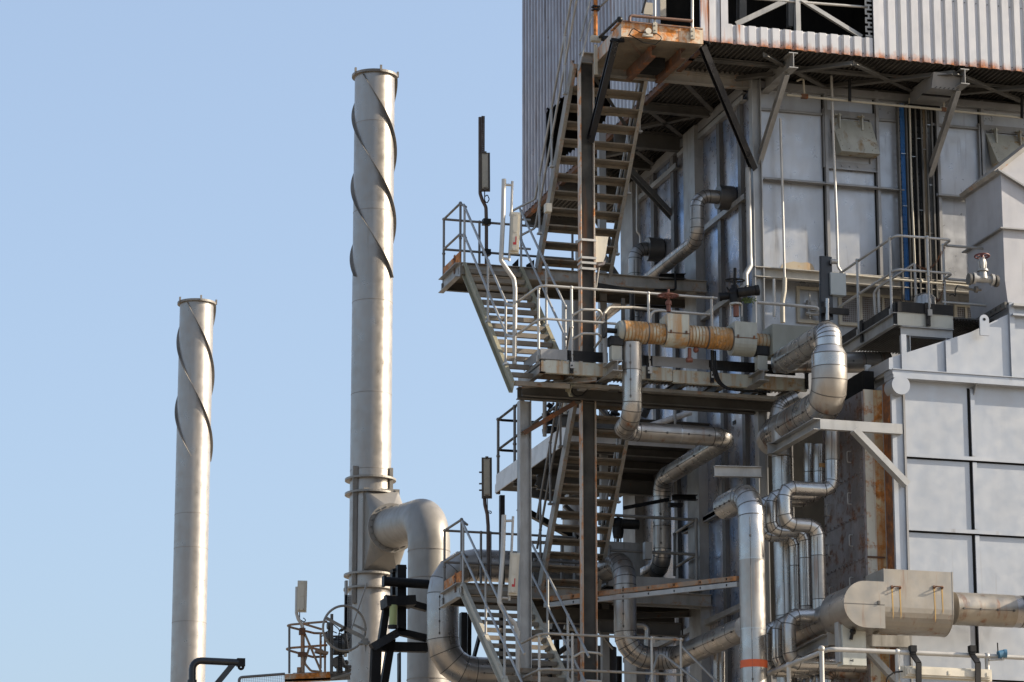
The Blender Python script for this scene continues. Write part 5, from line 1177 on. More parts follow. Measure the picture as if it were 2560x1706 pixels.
# ================================================================ white railing and lamp bottom right
YQ = YB-1.6
wr = Thing('white_railing', 'white tube railing rising to the right corner of the picture below the duct', 'railing', w(8, 190, 1410, Y=YQ))
q0 = w(8, 560, 1262, Y=YQ); q1 = mv(q0, 'X', 8, x=2700); qn = w(8, 0, 1478, Y=YQ+1.6); ql = mv(q0, 'Y', 8, x=-100)
rail_part(wr, [ql, q0, q1], 'rail', .034, fil=.1)
posts(wr, [(V((w(8, x, 1400, Y=YQ).x, YQ, q0.z-1.05)), V((w(8, x, 1400, Y=YQ).x, YQ, q0.z))) for x in (495, 1190, 2015)], 'rail', .034, False)
p = mv(q0, 'Y', 8, x=190); posts(wr, [(p-V((0, 0, 1)), p)], 'rail', .034, False)
rail_part(wr, [q0-V((0, 0, .52)), q1-V((0, 0, .52))], 'rail', .03)
def tubelamp(label, c0, c1, hw, dpt, body='lampbody', lens='lampbody', name='tube_lamp', red=False, wings=True, parent=None):
    """long bulkhead lamp from c0 to c1 (centres of its ends)"""
    c0, c1 = V(c0), V(c1); ax = (c1-c0).normalized(); L = (c1-c0).length; out = V((-.25, -1, 0)).normalized(); sd_ = ax.cross(out).normalized(); out = sd_.cross(ax)
    th = Thing(name, label, 'lamp', c0)
    def blk(u0, u1, s0, s1, o0, o1, mb, mi=0):
        mb.prism([c0+ax*u0+sd_*s0+out*o0, c0+ax*u1+sd_*s0+out*o0, c0+ax*u1+sd_*s1+out*o0, c0+ax*u0+sd_*s1+out*o0], out*(o1-o0), mi); return mb
    th.part('housing', blk(0, L, -hw, hw, -dpt/2, 0, MB()), body)
    mb = MB(); kk = .62 if body == 'lampfr' else .82; blk(.03, L-.03, -hw*kk, hw*kk, .002, dpt*.35, mb); blk(.05, L-.05, -hw*.5, hw*.5, dpt*.352, dpt*.5, mb); th.part('lens', mb, lens)
    for f in ((.07, .5, .93) if body != 'lampfr' else (.02, .98)): th.part('clip', blk(L*f-.018, L*f+.018, -hw*.3, hw*.3, dpt*.5, dpt*.56, MB()), body)
    if red: r1_ = MB(); blk(L*.18, L*.38, hw*.15, hw*.36, dpt*.505, dpt*.53, r1_); blk(L*.18, L*.24, -hw*.3, hw*.15, dpt*.505, dpt*.53, r1_); th.part('red_mark', r1_, 'red')
    return th, ax, sd_, out
th, ax, sd_, out = tubelamp('long cream tube lamp slung under the white railing at the bottom right', w(8, 1235, 1468, Y=YQ-.12), w(8, 2058, 1505, Y=YQ-.12), .085, .14)
for x in (1385, 1930):
    a = w(8, x-55, 1260, Y=YQ-.05); b = w(8, x-55, 1310, Y=YQ-.05); c = w(8, x, 1390, Y=YQ-.22); d = w(8, x, 1575, Y=YQ-.22)
    mb = MB().beam(a+V((0, 0, .0)), b, 'flat', .08, .07, up=(1, 0, 0)).beam(b, c, 'flat', .03, .08, up=(0, -1, 0)).beam(c, d, 'flat', .03, .08, up=(0, -1, 0)); mb.cbox(a, .09, .1, .09)
    th.part('hanger', mb, 'black')
th.part('cable', MB().tube([w(8, 1238, 1466, Y=YQ-.12), w(8, 1160, 1475, Y=YQ-.12), w(8, 1095, 1520, Y=YQ-.12), w(8, 1085, 1620, Y=YQ-.12)], .011, 8, fil=.1), 'rubber')
bt = Thing('blue_transmitter', 'small blue instrument with a short black aerial clipped to the white railing', 'instrument', w(8, 2150, 1310, Y=YQ-.05))
c = w(8, 2150, 1308, Y=YQ-.05); mb = MB().tube([c+V((-.055, 0, -.01)), c+V((.03, 0, .01))], .055, 18).tube([c+V((.03, 0, .01)), c+V((.07, -.01, .01))], .062, 8); mb.ball(c, .055); bt.part('head', mb, 'bluegrey'); bt.part('aerial', MB().tube([c+V((-.06, 0, .04)), c+V((-.062, 0, .16))], .01, 8), 'black')
bt.part('arm', MB().tube([w(8, 2030, 1360, Y=YQ-.05), w(8, 2170, 1355, Y=YQ-.05)], .016, 8).tube([c, w(8, 2150, 1355, Y=YQ-.05)], .02, 8), 'galv')
# ================================================================ chimneys
def chimney(label, x_top, y_top, Y, r, y_fin_end, pitch, a0, seams_y):
    c = w(0, x_top, y_top, Y=Y); zt = c.z; X = c.x
    th = Thing('chimney', label, 'chimney', (X, Y, 0), 'helically finned chimneys')
    zz = [0, zt]
    mb = MB(); mb.tube([V((X, Y, 0)), V((X, Y, zt-.0))], r, 56, False); mb.tube([V((X, Y, zt-1.5)), V((X, Y, zt))], r-.02, 40, False)
    for y in seams_y:
        z = w(0, x_top, y, Y=Y).z; mb.tube([V((X, Y, z-.006)), V((X, Y, z+.006))], r+.003, 56, True, 1)
    th.part('shell', mb, ['stack', 'seam_stack'])
    tf = MB(); n = 48; R1, R0 = r+.06, r-.015
    vs = []; 
    for k in range(n):
        a = 2*math.pi*k/n; d = V((math.cos(a), math.sin(a), 0))
        vs += [V((X, Y, zt-.03))+d*R0, V((X, Y, zt-.03))+d*R1, V((X, Y, zt+.02))+d*R1, V((X, Y, zt+.02))+d*R0]
    fs = []
    for k in range(n):
        q = (k+1) % n
        for i in range(4): fs.append((4*k+i, 4*q+i, 4*q+(i+1) % 4, 4*k+(i+1) % 4))
    tf.add(vs, fs)
    for k in range(5):
        a = R(200+k*72); tf.cbox((X+math.cos(a)*R1, Y+math.sin(a)*R1, zt+.04), .04, .04, .12)
    th.part('top_flange', tf, 'strake')
    ze = w(0, x_top, y_fin_end, Y=Y).z
    for s in range(3):
        mb = MB(); vs = []; N = int((zt-ze)/.06); fin = .060
        for i in range(N+1):
            z = zt-.06-(zt-.06-ze)*i/N; a = a0+2*math.pi*s/3+(zt-z)/pitch*2*math.pi; d = V((math.cos(a), math.sin(a), 0)); c = V((X, Y, z))
            vs += [c+d*(r-.003)+V((0, 0, .006)), c+d*(r+fin)+V((0, 0, .006)), c+d*(r+fin)-V((0, 0, .006)), c+d*(r-.003)-V((0, 0, .006))]
        fs = []
        for i in range(N):
            for k in range(4): fs.append((4*i+k, 4*i+(k+1) % 4, 4*i+4+(k+1) % 4, 4*i+4+k))
        fs += [(0, 1, 2, 3), (4*N, 4*N+3, 4*N+2, 4*N+1)]
        mb.add(vs, fs); th.part('helical_fin', mb, 'strake')
    return th, X, zt
ch2, XS, ZS2 = chimney('taller pale grey chimney with spiral fins, in the middle, joined to the thick duct', 937, 192, 62, .408, 700, 4.5, R(218), (315, 535, 760, 990, 1180))
ch1, XS1, _ = chimney('shorter pale chimney with spiral fins standing alone at the left', 492, 760, 75, .403, 1150, 5.1, R(224), (1290, 1375, 1560))
rr = .408
for y in (1202, 1238, 1441, 1476):
    z = w(0, 937, y, Y=62).z
    mb = MB(); n = 48; vs = []
    for k in range(n):
        a = 2*math.pi*k/n; d = V((math.cos(a), math.sin(a), 0)); c = V((XS, 62, z)); vs += [c+d*rr+V((0, 0, .02)), c+d*(rr+.1)+V((0, 0, .02)), c+d*(rr+.1)-V((0, 0, .02)), c+d*rr-V((0, 0, .02))]
    mb.add(vs, [(4*k+i, 4*((k+1) % n)+i, 4*((k+1) % n)+(i+1) % 4, 4*k+(i+1) % 4) for k in range(n) for i in range(4)])
    ch2.part('clamp_ring', mb, 'duct')
def strapz(xp, ya, yb, wd=.1, o=.09):
    p = w('C', xp, ya, Y=61.6); q = w('C', xp, yb, Y=61.6)
    dx = p.x-XS; dy = math.sqrt(max(0, (rr+.02)**2-dx*dx)) if abs(dx) < rr+.02 else 0
    return MB().box((p.x-wd/2, 62-dy-.06, q.z), (p.x+wd/2, 62-dy+.02, p.z))
ch2.part('strap', strapz(188, 160, 350), 'duct'); ch2.part('strap', strapz(185, 350, 1050, .085), 'duct'); ch2.part('strap', strapz(418, 175, 345, .07), 'duct')
ch2.part('tall_pole', MB().box(w('C', 108, 1400, Y=61.2), w('C', 122, 915, Y=61.3)), 'galv_dark')
# square to round breeching and duct
YD0 = 62-.36; fa = w('C', 232, 845, Y=YD0); fb = w('C', 445, 338, Y=YD0)
el = w('C', 655, 480, Y=58.6); fl_ = mv(el, 'Y', 'C', x=402)
tr = Thing('round_duct', 'thick smooth grey duct elbowing out of the middle chimney and straight down', 'duct', el)
mb = MB(); N = 32; rd = .38; cc = V((el.x, YD0-.42, (fa.z+fb.z)/2+.0)); x0, x1, z0, z1_ = fa.x, fb.x+.02, fa.z, fb.z; el.z += 0
mb.box((x0-.03, YD0-.03, z0-.05), (x1+.03, YD0+.15, z1_+.05))
cx_, cz_ = (x0+x1)/2, (z0+z1_)/2; fx = el.x; fz = mv(el, 'Y', 'C', x=402).z
ctr = V((fx, fl_.y, el.z))
ctr2 = V((cx_+.10, YD0-.5, cz_-.03))
crn = [V((x1, YD0-.03, z1_)), V((x0, YD0-.03, z1_)), V((x0, YD0-.03, z0)), V((x1, YD0-.03, z0))]
arc = [ctr2+V((math.cos(2*math.pi*k/32)*rd, 0, math.sin(2*math.pi*k/32)*rd)) for k in range(32)]
for q_ in range(4):
    aa = [arc[(q_*8+k) % 32] for k in range(9)]
    mb.add([crn[q_]]+aa, [(0, k+1, k+2) for k in range(8)], True)
    mb.add([crn[q_], crn[(q_+1) % 4], aa[-1]], [(0, 2, 1)])
bp = [(x0-.005, YD0-.03, z0+.08+i*.17) for i in range(9)]+[(x0+.1+i*.13, YD0-.03, z1_+.02) for i in range(5)]
mb.bolts(bp, (0, -1, 0), .018, .02); tr.part('breeching', mb, 'duct')
mb = MB().tube([ctr2, ctr2+V((0, -.05, 0))], rd+.11, 40); mb.tube([ctr2+V((0, -.055, 0)), ctr2+V((0, -.07, 0))], rd+.02, 40, True, 1)
mb.bolts([ctr2+V((math.cos(R(k))*(rd+.05), -.05, math.sin(R(k))*(rd+.05))) for k in range(0, 360, 18)], (0, -1, 0), .016, .025, 1); tr.part('flange', mb, ['duct', 'strake'])
el.z = ctr2.z+.0; el2 = V((ctr2.x, 58.6, ctr2.z)); 
exv = w('C', 655, 480, Y=58.6).x
elp = V((exv, 58.6, w('C', 655, 500, Y=58.6).z))
mb = MB().tube([ctr2+V((0, -.03, 0)), V((elp.x, elp.y, elp.z)), V((elp.x, elp.y, 0))], .395, 40, fil=.62, seg=12)
for y in (880, 1535):
    z = w('C', 655, y, Y=58.2).z; mb.tube([V((elp.x, elp.y, z-.008)), V((elp.x, elp.y, z+.008))], .404, 40, True, 1)
zt_ = elp.z-.66; mb.tube([V((elp.x, elp.y, zt_-.006)), V((elp.x, elp.y, zt_+.006))], .403, 40, True, 1)
tr.part('duct_jacket', mb, ['duct', 'seam_stack'])
# ================================================================ rear grey pipe K behind the stairs
YK = YW+5.3
k1 = w('C', 745, 800, Y=YK); k0 = mv(k1, 'X', 'C', x=1560); k2 = mv(k1, 'Z', 'C', y=1500); k3 = mv(k2, 'X', 'C', x=1560)
pipe('large dull grey pipe with mitred elbows behind the lower left landing', [k0, k1, k2, k3], .275, 'alu_dull', fil=.55, seg=4, sp=1.0)
# ================================================================ black steel tower
YBk = YW+7.5
bt_ = Thing('black_support_tower', 'black painted steel support tower between the chimney duct and the dull grey pipe', 'steel frame', w('C', 475, 1600, Y=YBk))
def kb(x0, y0, x1, y1, wpx, o=0, d=.16, m='black', nm='member'):
    bt_.part(nm, MB().beam(w('C', x0, y0, Y=YBk+o), w('C', x1, y1, Y=YBk+o), 'flat', wpx/2.5875/142, d, up=(0, 0, 1) if abs(x1-x0) > abs(y1-y0) else (1, 0, 0)), m)
kb(472, 812, 472, 1240, 58); kb(425, 850, 425, 1010, 34, .3); kb(500, 830, 410, 850, 20, .2, .2)
kb(360, 1058, 548, 1048, 62, -.1, .5, nm='collar'); kb(540, 1062, 640, 1090, 42); kb(388, 1010, 345, 1300, 42, .1); kb(410, 1290, 352, 1640, 46, .1); kb(312, 1340, 300, 1640, 62, -.1)
kb(283, 1345, 447, 1250, 52, -.15, .2, 'blackstrut'); kb(440, 1238, 640, 1285, 42); kb(340, 1338, 640, 1345, 60, .1); kb(460, 1380, 460, 1640, 12, .3)
kb(875, 1120, 870, 1620, 40, 0); kb(910, 1130, 905, 1620, 26, .3); kb(985, 1250, 930, 1460, 16, .3)
bt_.part('cross_pipe', MB().tube([w('C', 362, 915, Y=YBk-.2), w('C', 650, 935, Y=YBk-.2)], .085, 16).tube([w('C', 355, 914, Y=YBk-.2), w('C', 372, 915, Y=YBk-.2)], .13, 4), 'black')
bt_.part('spring_can', MB().tube([w('C', 424, 1070, Y=YBk-.3), w('C', 420, 1200, Y=YBk-.3)], .07, 16), 'green'); bt_.part('spring_foot', MB().tube([w('C', 420, 1200, Y=YBk-.3), w('C', 420, 1220, Y=YBk-.3)], .09, 16), 'black')
# ================================================================ left valve platform
YV2 = YW+8.5
P = lambda x, y, o=0: w('D', x, y, Y=YV2+o)
lp = Thing('rust_railed_platform', 'small platform with thin rusty rails and an orange edge beam left of the middle chimney', 'platform', P(1220, 1555))
lp.part('edge_beam', MB().beam(P(1218, 1530), P(1640, 1512), 'D', .15, .08), 'orange_rust2'); lp.part('deck', MB().prism([P(1218, 1560), P(1640, 1545), P(1830, 1500), P(1830, 1480, 1), P(1300, 1500, 1)], (0, 0, .04)), 'galv_rust')
lp.part('deck_beam', MB().beam(P(1640, 1510), P(1820, 1500, .3), 'D', .16, .08), 'galv_dark')
for pts in ([P(1610, 1008), P(1235, 1040), P(1275, 1062, .3), P(1490, 1115, .2), P(1620, 1118, .2)], [P(1610, 1225), P(1222, 1255), P(1270, 1277, .3), P(1480, 1335, .2), P(1600, 1330, .2)], [P(1395, 1030), P(1560, 1080)], [P(1440, 1245), P(1570, 1275)], [P(1370, 1040), P(1555, 1470)], [P(1448, 1240), P(1400, 1390), P(1460, 1462), P(1545, 1470)]):
    rail_part(lp, pts, 'rail_rust2', .021, fil=.08)
for x, y0, y1, r_ in ((1262, 1052, 1485, .021), (1385, 1085, 1480, .038), (1550, 1110, 1440, .021), (1590, 1110, 1480, .02), (1352, 1430, 1480, .04)):
    lp.part('post', MB().tube([P(x, y1), P(x, y0)], r_, 8), 'rail_rust2' if x != 1262 else 'rail_dark')
lp.part('clamp', MB().cbox(P(1380, 1100), .1, .1, .12), 'brownrust'); lp.part('clamp', MB().cbox(P(1380, 1312), .14, .1, .08), 'brownrust')
lp.part('shelf', MB().beam(P(1505, 1280), P(1610, 1305), 'flat', .05, .2), 'rail_rust2')
rl = Thing('mesh_railing', 'low dark railing with fine wire mesh at the bottom edge left of the orange beam', 'railing', P(800, 1600))
rail_part(rl, [P(800, 1640), P(800, 1522), P(1220, 1490)], 'rail_dark', .025, fil=.06)
mb = MB()
for i in range(24): mb.tube([P(815+i*17, 1522-(i*17)*.07), P(815+i*17, 1640)], .003, 4)
for i in range(8): mb.tube([P(810, 1528+i*14), P(1218, 1500+i*14)], .003, 4)
rl.part('wire_mesh', mb, 'galv')
# big wheel valve
wv = Thing('chain_wheel_valve', 'big pale spoked wheel on a cluttered dark valve in front of the middle chimney', 'valve wheel', P(1768, 1070, -.6))
c = P(1768, 1070, -.6); pxm = 3.6766*8200/59.5
mb = MB().torus(c, (-.1, 1, .1), .395, .022, 56, 8); wv.part('wheel_rim', mb, 'duct')
for (x0, y0, x1, y1, wd) in ((1605, 978, 1768, 1068, .055), (1768, 1068, 1955, 1160, .07), (1850, 1035, 1972, 1095, .04), (1975, 655, 1832, 1085, .035)):
    wv.part('spoke', MB().beam(P(x0, y0, -.62), P(x1, y1, -.62), 'flat', wd, .02, up=(.3, 0, 1)), 'duct')
wv.part('hub', MB().tube([c+V((0, -.05, 0)), c+V((0, .25, 0))], .03, 12), 'black')
mb = MB().box(P(1772, 1280, .3), P(1838, 770, .34)).box(P(1772, 1280, .3), P(1790, 640, .36)); wv.part('perforated_guard', mb, 'galv')
mb = MB()
for i in range(34):
    for j in range(3): z_ = P(1800, 790+i*14.5, .29); mb.cbox((z_.x+(j-.6)*.028, z_.y, z_.z), .012, .006, .012)
wv.part('guard_holes', mb, 'black', kind=None)
mb = MB().tube([P(1650, 1490, -.2), P(1650, 1110, -.2)], .03, 10); mb.tube([P(1652, 1110, -.2), P(1653, 940, -.2)], .028, 10); wv.part('stand_pipe', mb, 'galv_dark')
mb = MB().tube([P(1660, 1250, -.1), P(1760, 1250, -.1)], .13, 14).tube([P(1700, 1330), P(1745, 1430)], .1, 12).tube([P(1720, 1400), P(1725, 1480)], .06, 10).cbox(P(1685, 1385, -.2), .14, .12, .13)
mb.ball(P(1715, 1210), .13); mb.ball(P(1625, 1160, -.1), .09); mb.tube([P(1610, 1050, -.1), P(1660, 1050, -.1)], .06, 10); mb.tube([P(1640, 1060), P(1640, 1160)], .05, 10)
mb.tube([P(1760, 1420), P(1830, 1425)], .03, 8).tube([P(1785, 1380), P(1785, 1470)], .025, 8).ball(P(1785, 1385), .05).ball(P(1810, 1450), .05); mb.tube([P(1765, 1120), P(1790, 1300)], .05, 10)
wv.part('valve_body', mb, 'galv_dark')
mb = MB()
for k in range(20):
    y = 1120+k*17.5; mb.cbox(P(1728, y, -.3), .06, .015, .012); 
mb.beam(P(1716, 1115, -.3), P(1716, 1480, -.3), 'flat', .012, .012, up=(1, 0, 0)).beam(P(1740, 1115, -.3), P(1740, 1480, -.3), 'flat', .012, .012, up=(1, 0, 0)); wv.part('toothed_rack', mb, 'black')
for pts in ([P(1580, 1015), P(1650, 1020), P(1720, 1080), P(1725, 1130)], [P(1590, 1110), P(1640, 1090), P(1700, 1115)], [P(1560, 1200), P(1540, 1160), P(1580, 1130), P(1640, 1130)], [P(1740, 1290), P(1790, 1220), P(1820, 1160)], [P(1690, 1440), P(1660, 1400), P(1650, 1340)]):
    wv.part('cable', MB().tube(pts, .009, 6, fil=.08), 'rubber')
wv.part('cross_rail', MB().tube([P(1660, 1145), P(1770, 1143)], .018, 8), 'rail_dark'); wv.part('rust_plate', MB().beam(P(1660, 1180, .6), P(1830, 1195, .6), 'flat', .07, .05), 'orange_rust2')
wv.part('side_cock', MB().tube([P(1900, 1215, -.7), P(2000, 1200, -.7)], .03, 8).cbox(P(1960, 1195, -.7), .1, .06, .12).prism([P(1955, 1220, -.7), P(1975, 1220, -.7), P(1965, 1300, -.7)], (0, .01, 0)), 'duct')
# black gantry arm
ga = Thing('gantry_arm', 'black tube davit with a lug at its tip in front of the left chimney base', 'davit', w('D', 370, 1600, Y=YW+4))
Gp = lambda x, y: w('D', x, y, Y=YW+4)
ga.part('tube', MB().tube([Gp(368, 1640), Gp(372, 1365), Gp(790, 1385)], .058, 14, fil=.14), 'blackstrut')
ga.part('brace', MB().beam(Gp(745, 1400), Gp(560, 1625), 'flat', .09, .06, up=(1, 0, 0)), 'blackstrut')
ga.part('end_plate', MB().beam(Gp(780, 1384), Gp(852, 1386), 'flat', .13, .1), 'black'); ga.part('lug', MB().torus(Gp(818, 1425), (0, 1, 0), .036, .022, 20, 8), 'black'); ga.part('sleeve', MB().tube([Gp(368, 1640), Gp(368, 1545)], .078, 14), 'blackstrut')

# ================================================================ upright lamps
def uplamp(label, t, box, pole, m, lensm, Y, red=False, prad=.03, bar=None, name='upright_lamp'):
    (x0, y0), (x1, y1), hw, dp = box
    th, ax, sd_, out = tubelamp(label, w(t, x0, y0, Y=Y), w(t, x1, y1, Y=Y), hw, dp, m, lensm, name, red)
    th.part('pole', MB().tube([w(t, x, y, Y=Y+.1) for x, y in pole], prad, 12, fil=.14), {'lampfr': 'brownpole', 'lampbody': 'rail'}.get(m, 'galv'))
    return th
t_ = uplamp('highest upright lamp on a dark pole above the upper left landing, with a holed strip', 'A', ((545, 775), (543, 435), .085, .12), [(500, 120), (500, 800), (520, 860), (552, 920), (556, 1060), (556, 1640)], 'lampfr', 'lamplens', YLf-.1)
mb = MB().box(w('A', 513, 435, Y=YLf-.12), w('A', 518, 112, Y=YLf-.1)).box(w('A', 534, 435, Y=YLf-.12), w('A', 539, 112, Y=YLf-.1)).box(w('A', 515, 165, Y=YLf-.12), w('A', 538, 112, Y=YLf-.1))
for k in range(15):
    mb.box(w('A', 515, 166+k*19+10, Y=YLf-.12), w('A', 537, 166+k*19, Y=YLf-.1)) 
t_.part('holed_strip', mb, 'brownpole'); t_.part('cable', MB().tube([w('A', 540, 775, Y=YLf-.1), w('A', 540, 860, Y=YLf-.1), w('A', 560, 890, Y=YLf-.1), w('A', 582, 850, Y=YLf-.1), w('A', 565, 808, Y=YLf-.1), w('A', 545, 825, Y=YLf-.1)], .009, 6, fil=.04), 'rubber')
for y in (1055, 1325): t_.part('clamp', MB().cbox(w('A', 556, y, Y=YLf), .13, .12, .1), 'black')
t2_ = uplamp('upright lamp on a dark pole above the lower left landing, beside the dull grey pipe', 'C', ((1028, 376), (1027, 114), .085, .13), [(1012, 370), (1015, 420), (1030, 480), (1036, 560), (1036, 900)], 'lampfr', 'lamplens', YLf-.1)
mb = MB()
for y in (210, 284, 326): mb.tube([w('C', 978, y, Y=YLf), w('C', 1000, y, Y=YLf)], .014, 8)
t2_.part('mounting_pin', mb, 'brownpole'); t2_.part('cable', MB().tube([w('C', 1030, 380, Y=YLf), w('C', 1032, 465, Y=YLf), w('C', 1055, 480, Y=YLf), w('C', 1058, 462, Y=YLf), w('C', 1035, 460, Y=YLf)], .008, 6, fil=.03), 'rubber')
def crank(label, t, lamp, bars, YY):
    th, ax, sd_, out = tubelamp(label, w(t, *lamp[0], Y=YY), w(t, *lamp[1], Y=YY), .075, .12, 'lampbody', 'lampbody', 'upright_lamp', True)
    for k, b in enumerate(bars):
        th.part('pole' if k == 0 else 'side_bar', MB().tube([w(t, x, y, Y=YY+.08) for x, y in b], .036 if k == 0 else .02, 12, fil=.1), 'rail')
    return th
YCR = YW-.2
crank('upright cream lamp with a red mark on a cranked white pole beside the upper stairs', 'A', ((802, 1330), (818, 965)), [[(712, 672), (705, 1000), (686, 1395), (800, 1560), (812, 1650), (806, 2320)], [(787, 690), (775, 1060), (758, 1400)], [(712, 720), (785, 725)], [(695, 1375), (752, 1382)]], YCR)
crank('upright cream lamp with a red mark on a cranked white pole beside the lower stairs', 'C', ((1194, 1005), (1210, 730)), [[(1138, 487), (1130, 760), (1108, 1050), (1155, 1140), (1210, 1190), (1228, 1250), (1228, 1640)], [(1197, 495), (1185, 760), (1172, 1040)], [(1140, 525), (1190, 523)], [(1125, 1022), (1165, 1024)]], YCR)
lf_ = uplamp('pale warm-lit upright lamp on the thin rusty rails left of the middle chimney', 'D', ((1375, 920), (1383, 632), .085, .12), [(1332, 690), (1328, 930), (1345, 990), (1385, 1040), (1385, 1110)], 'lampbody', 'lampbody', YV2-.1)
lf_.part('cable', MB().tube([w('D', 1357, 925, Y=YV2), w('D', 1357, 990, Y=YV2), w('D', 1400, 1015, Y=YV2), w('D', 1415, 995, Y=YV2), w('D', 1390, 975, Y=YV2)], .009, 6, fil=.04), 'rubber')
# ridged lamp by the rusty column
fx = Thing('wedge_floodlight', 'cream wedge shaped floodlight hanging beside the strapped rusty column', 'lamp', w(3, 820, 720, Y=YW+.1))
q = [w(3, 770, 605, Y=YW+.02), w(3, 886, 612, Y=YW+.02), w(3, 858, 790, Y=YW+.02), w(3, 838, 842, Y=YW+.02), w(3, 772, 845, Y=YW+.02)]
fx.part('housing', MB().prism(q, (0, .2, 0)), 'lampbody'); fx.part('back', MB().prism([w(3, 752, 610, Y=YW+.1), w(3, 768, 606, Y=YW+.1), w(3, 770, 850, Y=YW+.1), w(3, 756, 835, Y=YW+.1)], (0, .1, 0)), 'galv'); fx.part('glass', MB().prism([w(3, 775, 848, Y=YW+.04), w(3, 862, 830, Y=YW+.04), w(3, 850, 868, Y=YW+.04), w(3, 800, 876, Y=YW+.04)], (0, .16, 0)), 'door')
fx.part('bracket', MB().tube([w(3, 800, 875, Y=YW+.15), w(3, 770, 1080, Y=YW+.15)], .02, 8), 'rail_dark')
# ================================================================ white edged roof platform behind the lower stairs
YQn = YW+2.5
e1_ = w(5, 520, 742, Y=YQn); e2_ = w(5, 520, 925, Y=YQn); XQ = e1_.x; zq1, zq0 = e1_.z, e2_.z
yq = w('C', 1080, 260, X=XQ).y
wp = Thing('white_edged_platform', 'dark decked platform with a deep white edge behind the lower stairs', 'platform', (XQ, YQn, zq0))
hh = (zq1-zq0)
def fascia(a, b, o):
    wp.part('fascia', MB().box((min(a[0], b[0]), min(a[1], b[1]), zq0), (max(a[0], b[0])+.002*(a[0] == b[0]), max(a[1], b[1]), zq0+hh*.48)), 'whitef')
wp.part('fascia', MB().box((XQ, YQn, zq0), (XQ+.02, yq, zq0+hh*.46)), 'whitef'); wp.part('fascia', MB().box((XQ+.02, YQn, zq0+hh*.5), (XQ+.04, yq, zq1)), 'whitef')
wp.part('fascia_slot', MB().box((XQ+.045, YQn+.05, zq0+.02), (XQ+.05, yq, zq1-.02)), 'brownrust')
wp.part('fascia', MB().box((XQ+.02, YQn-.02, zq0), (XW-.02, YQn-.004, zq0+hh*.46)), 'whitef'); wp.part('fascia', MB().box((XQ+.02, YQn-.0, zq0+hh*.62), (XW-.02, YQn+.015, zq1)), 'whitef')
wp.part('corner_post', MB().box((XQ-.003, YQn-.03, zq0-.0), (XQ+.28, YQn-.02, zq1+.28)), 'whitef')
wp.part('deck', MB().box((XQ+.06, YQn+.03, zq0+.05), (XW-.02, yq, zq0+.1)), 'grate')
for k in range(4): wp.part('joist', MB().beam((XQ+.06, YQn+.5+k*1.0, zq0-.0), (XW-.02, YQn+.5+k*1.0, zq0-.0), 'I', .14, .1), 'galv_dark')
wp.part('under_beam', MB().beam((XQ+.1, YQn+2.2, zq0-.25), (XW-.02, YQn+2.2, zq0-.25), 'I', .25, .12), 'galv_dark')
wp.part('under_brace', MB().beam(w('C', 1340, 285, Y=YQn+2.2), w('C', 1449, 345, Y=YQn+2.2), 'L', .06, .06), 'galv_dark')
for hh_ in (1.1, .55):
    rail_part(wp, [V((XQ+.05, YQn+.1, zq1+hh_-.1)), V((XQ+.05, yq, zq1+hh_-.1)), V((XW-.3, yq, zq1+hh_-.1))], 'black', .024)
for y in (yq-.03, yq-1.1): posts(wp, [(V((XQ+.05, y, zq0)), V((XQ+.05, y, zq1+1.0)))], 'rail_dark', .026)
for k in range(3): posts(wp, [(V((XQ+.6+k*.8, yq, zq0)), V((XQ+.6+k*.8, yq, zq1+1.0)))], 'rail_rust', .024)
# machinery standing on it
mc = Thing('dark_valve_cluster', 'jumble of dark valves and cables on the white edged platform behind the column', 'machinery', (XQ+.6, YQn+1, zq1))
random.seed(11)
for k in range(16):
    p = w(5, random.uniform(300, 960), random.uniform(600, 800), Y=YQn+1.2+random.uniform(-.6, .8)); q = p+V((random.uniform(-.12, .12), 0, random.uniform(-.15, .2)))
    mc.part('valve_body', MB().tube([p, q], random.uniform(.025, .07), 10).tube([p, p+(q-p).normalized()*.03], .085, 12), 'black')
for k in range(5):
    p = w(5, 420+k*110, random.uniform(640, 760), Y=YQn+1.1); wheel(mc, p, .07, (0, 1, .3), 'black', .01, 3)

for k in range(4):
    p = w(5, 340+k*190, 640, Y=YQn+1.0); mc.part('cable', MB().tube([p, p+V((.1, 0, -.12)), p+V((.05, 0, -.25)), p+V((-.1, 0, -.15)), p+V((.02, .0, .05))], .009, 6, fil=.06), 'rubber')
mc.part('stand', MB().beam(w(5, 300, 820, Y=YQn+1.2), w(5, 960, 790, Y=YQn+1.2), 'flat', .08, .3), 'black')
for x in (300, 490, 930): mc.part('stand_pipe', MB().tube([w(5, x, 880, Y=YQn+1), w(5, x, 560, Y=YQn+1)], .035, 10), 'rail_rust' if x != 490 else 'lampbody')
# ================================================================ small grey platform right of the column (bottom)
YS = YL+.05
f0 = w(7, 885, 580, Y=YS); f1 = w(7, 1760, 615, Y=YS); zg = f0.z
gp = Thing('grey_channel_platform', 'small grey channel edged platform against the side wall with two level rails', 'platform', f0)
gp.part('edge_channel', MB().beam((f0.x, YS, zg-.09), (f1.x, YS, zg-.09), 'D', .18, .07), 'galv_light'); gp.part('side_channel', MB().beam((f0.x, YS, zg-.09), (f0.x, YS+1.3, zg-.09), 'D', .18, .07), 'galv')
gp.part('lower_channel', MB().beam((f0.x+.1, YS+.05, zg-.38), (f1.x, YS+.05, zg-.38), 'D', .18, .09), 'galv_light'); gp.part('under_beam', MB().beam((f0.x-.3, YS+.6, zg-.75), (f1.x-.2, YS+.6, zg-.75), 'I', .22, .12), 'galv_dark'); gp.part('under_beam', MB().beam((f0.x-1.2, YS+.9, zg-.55), (f1.x-.2, YS+.9, zg-.55), 'I', .26, .12), 'galv_dark')
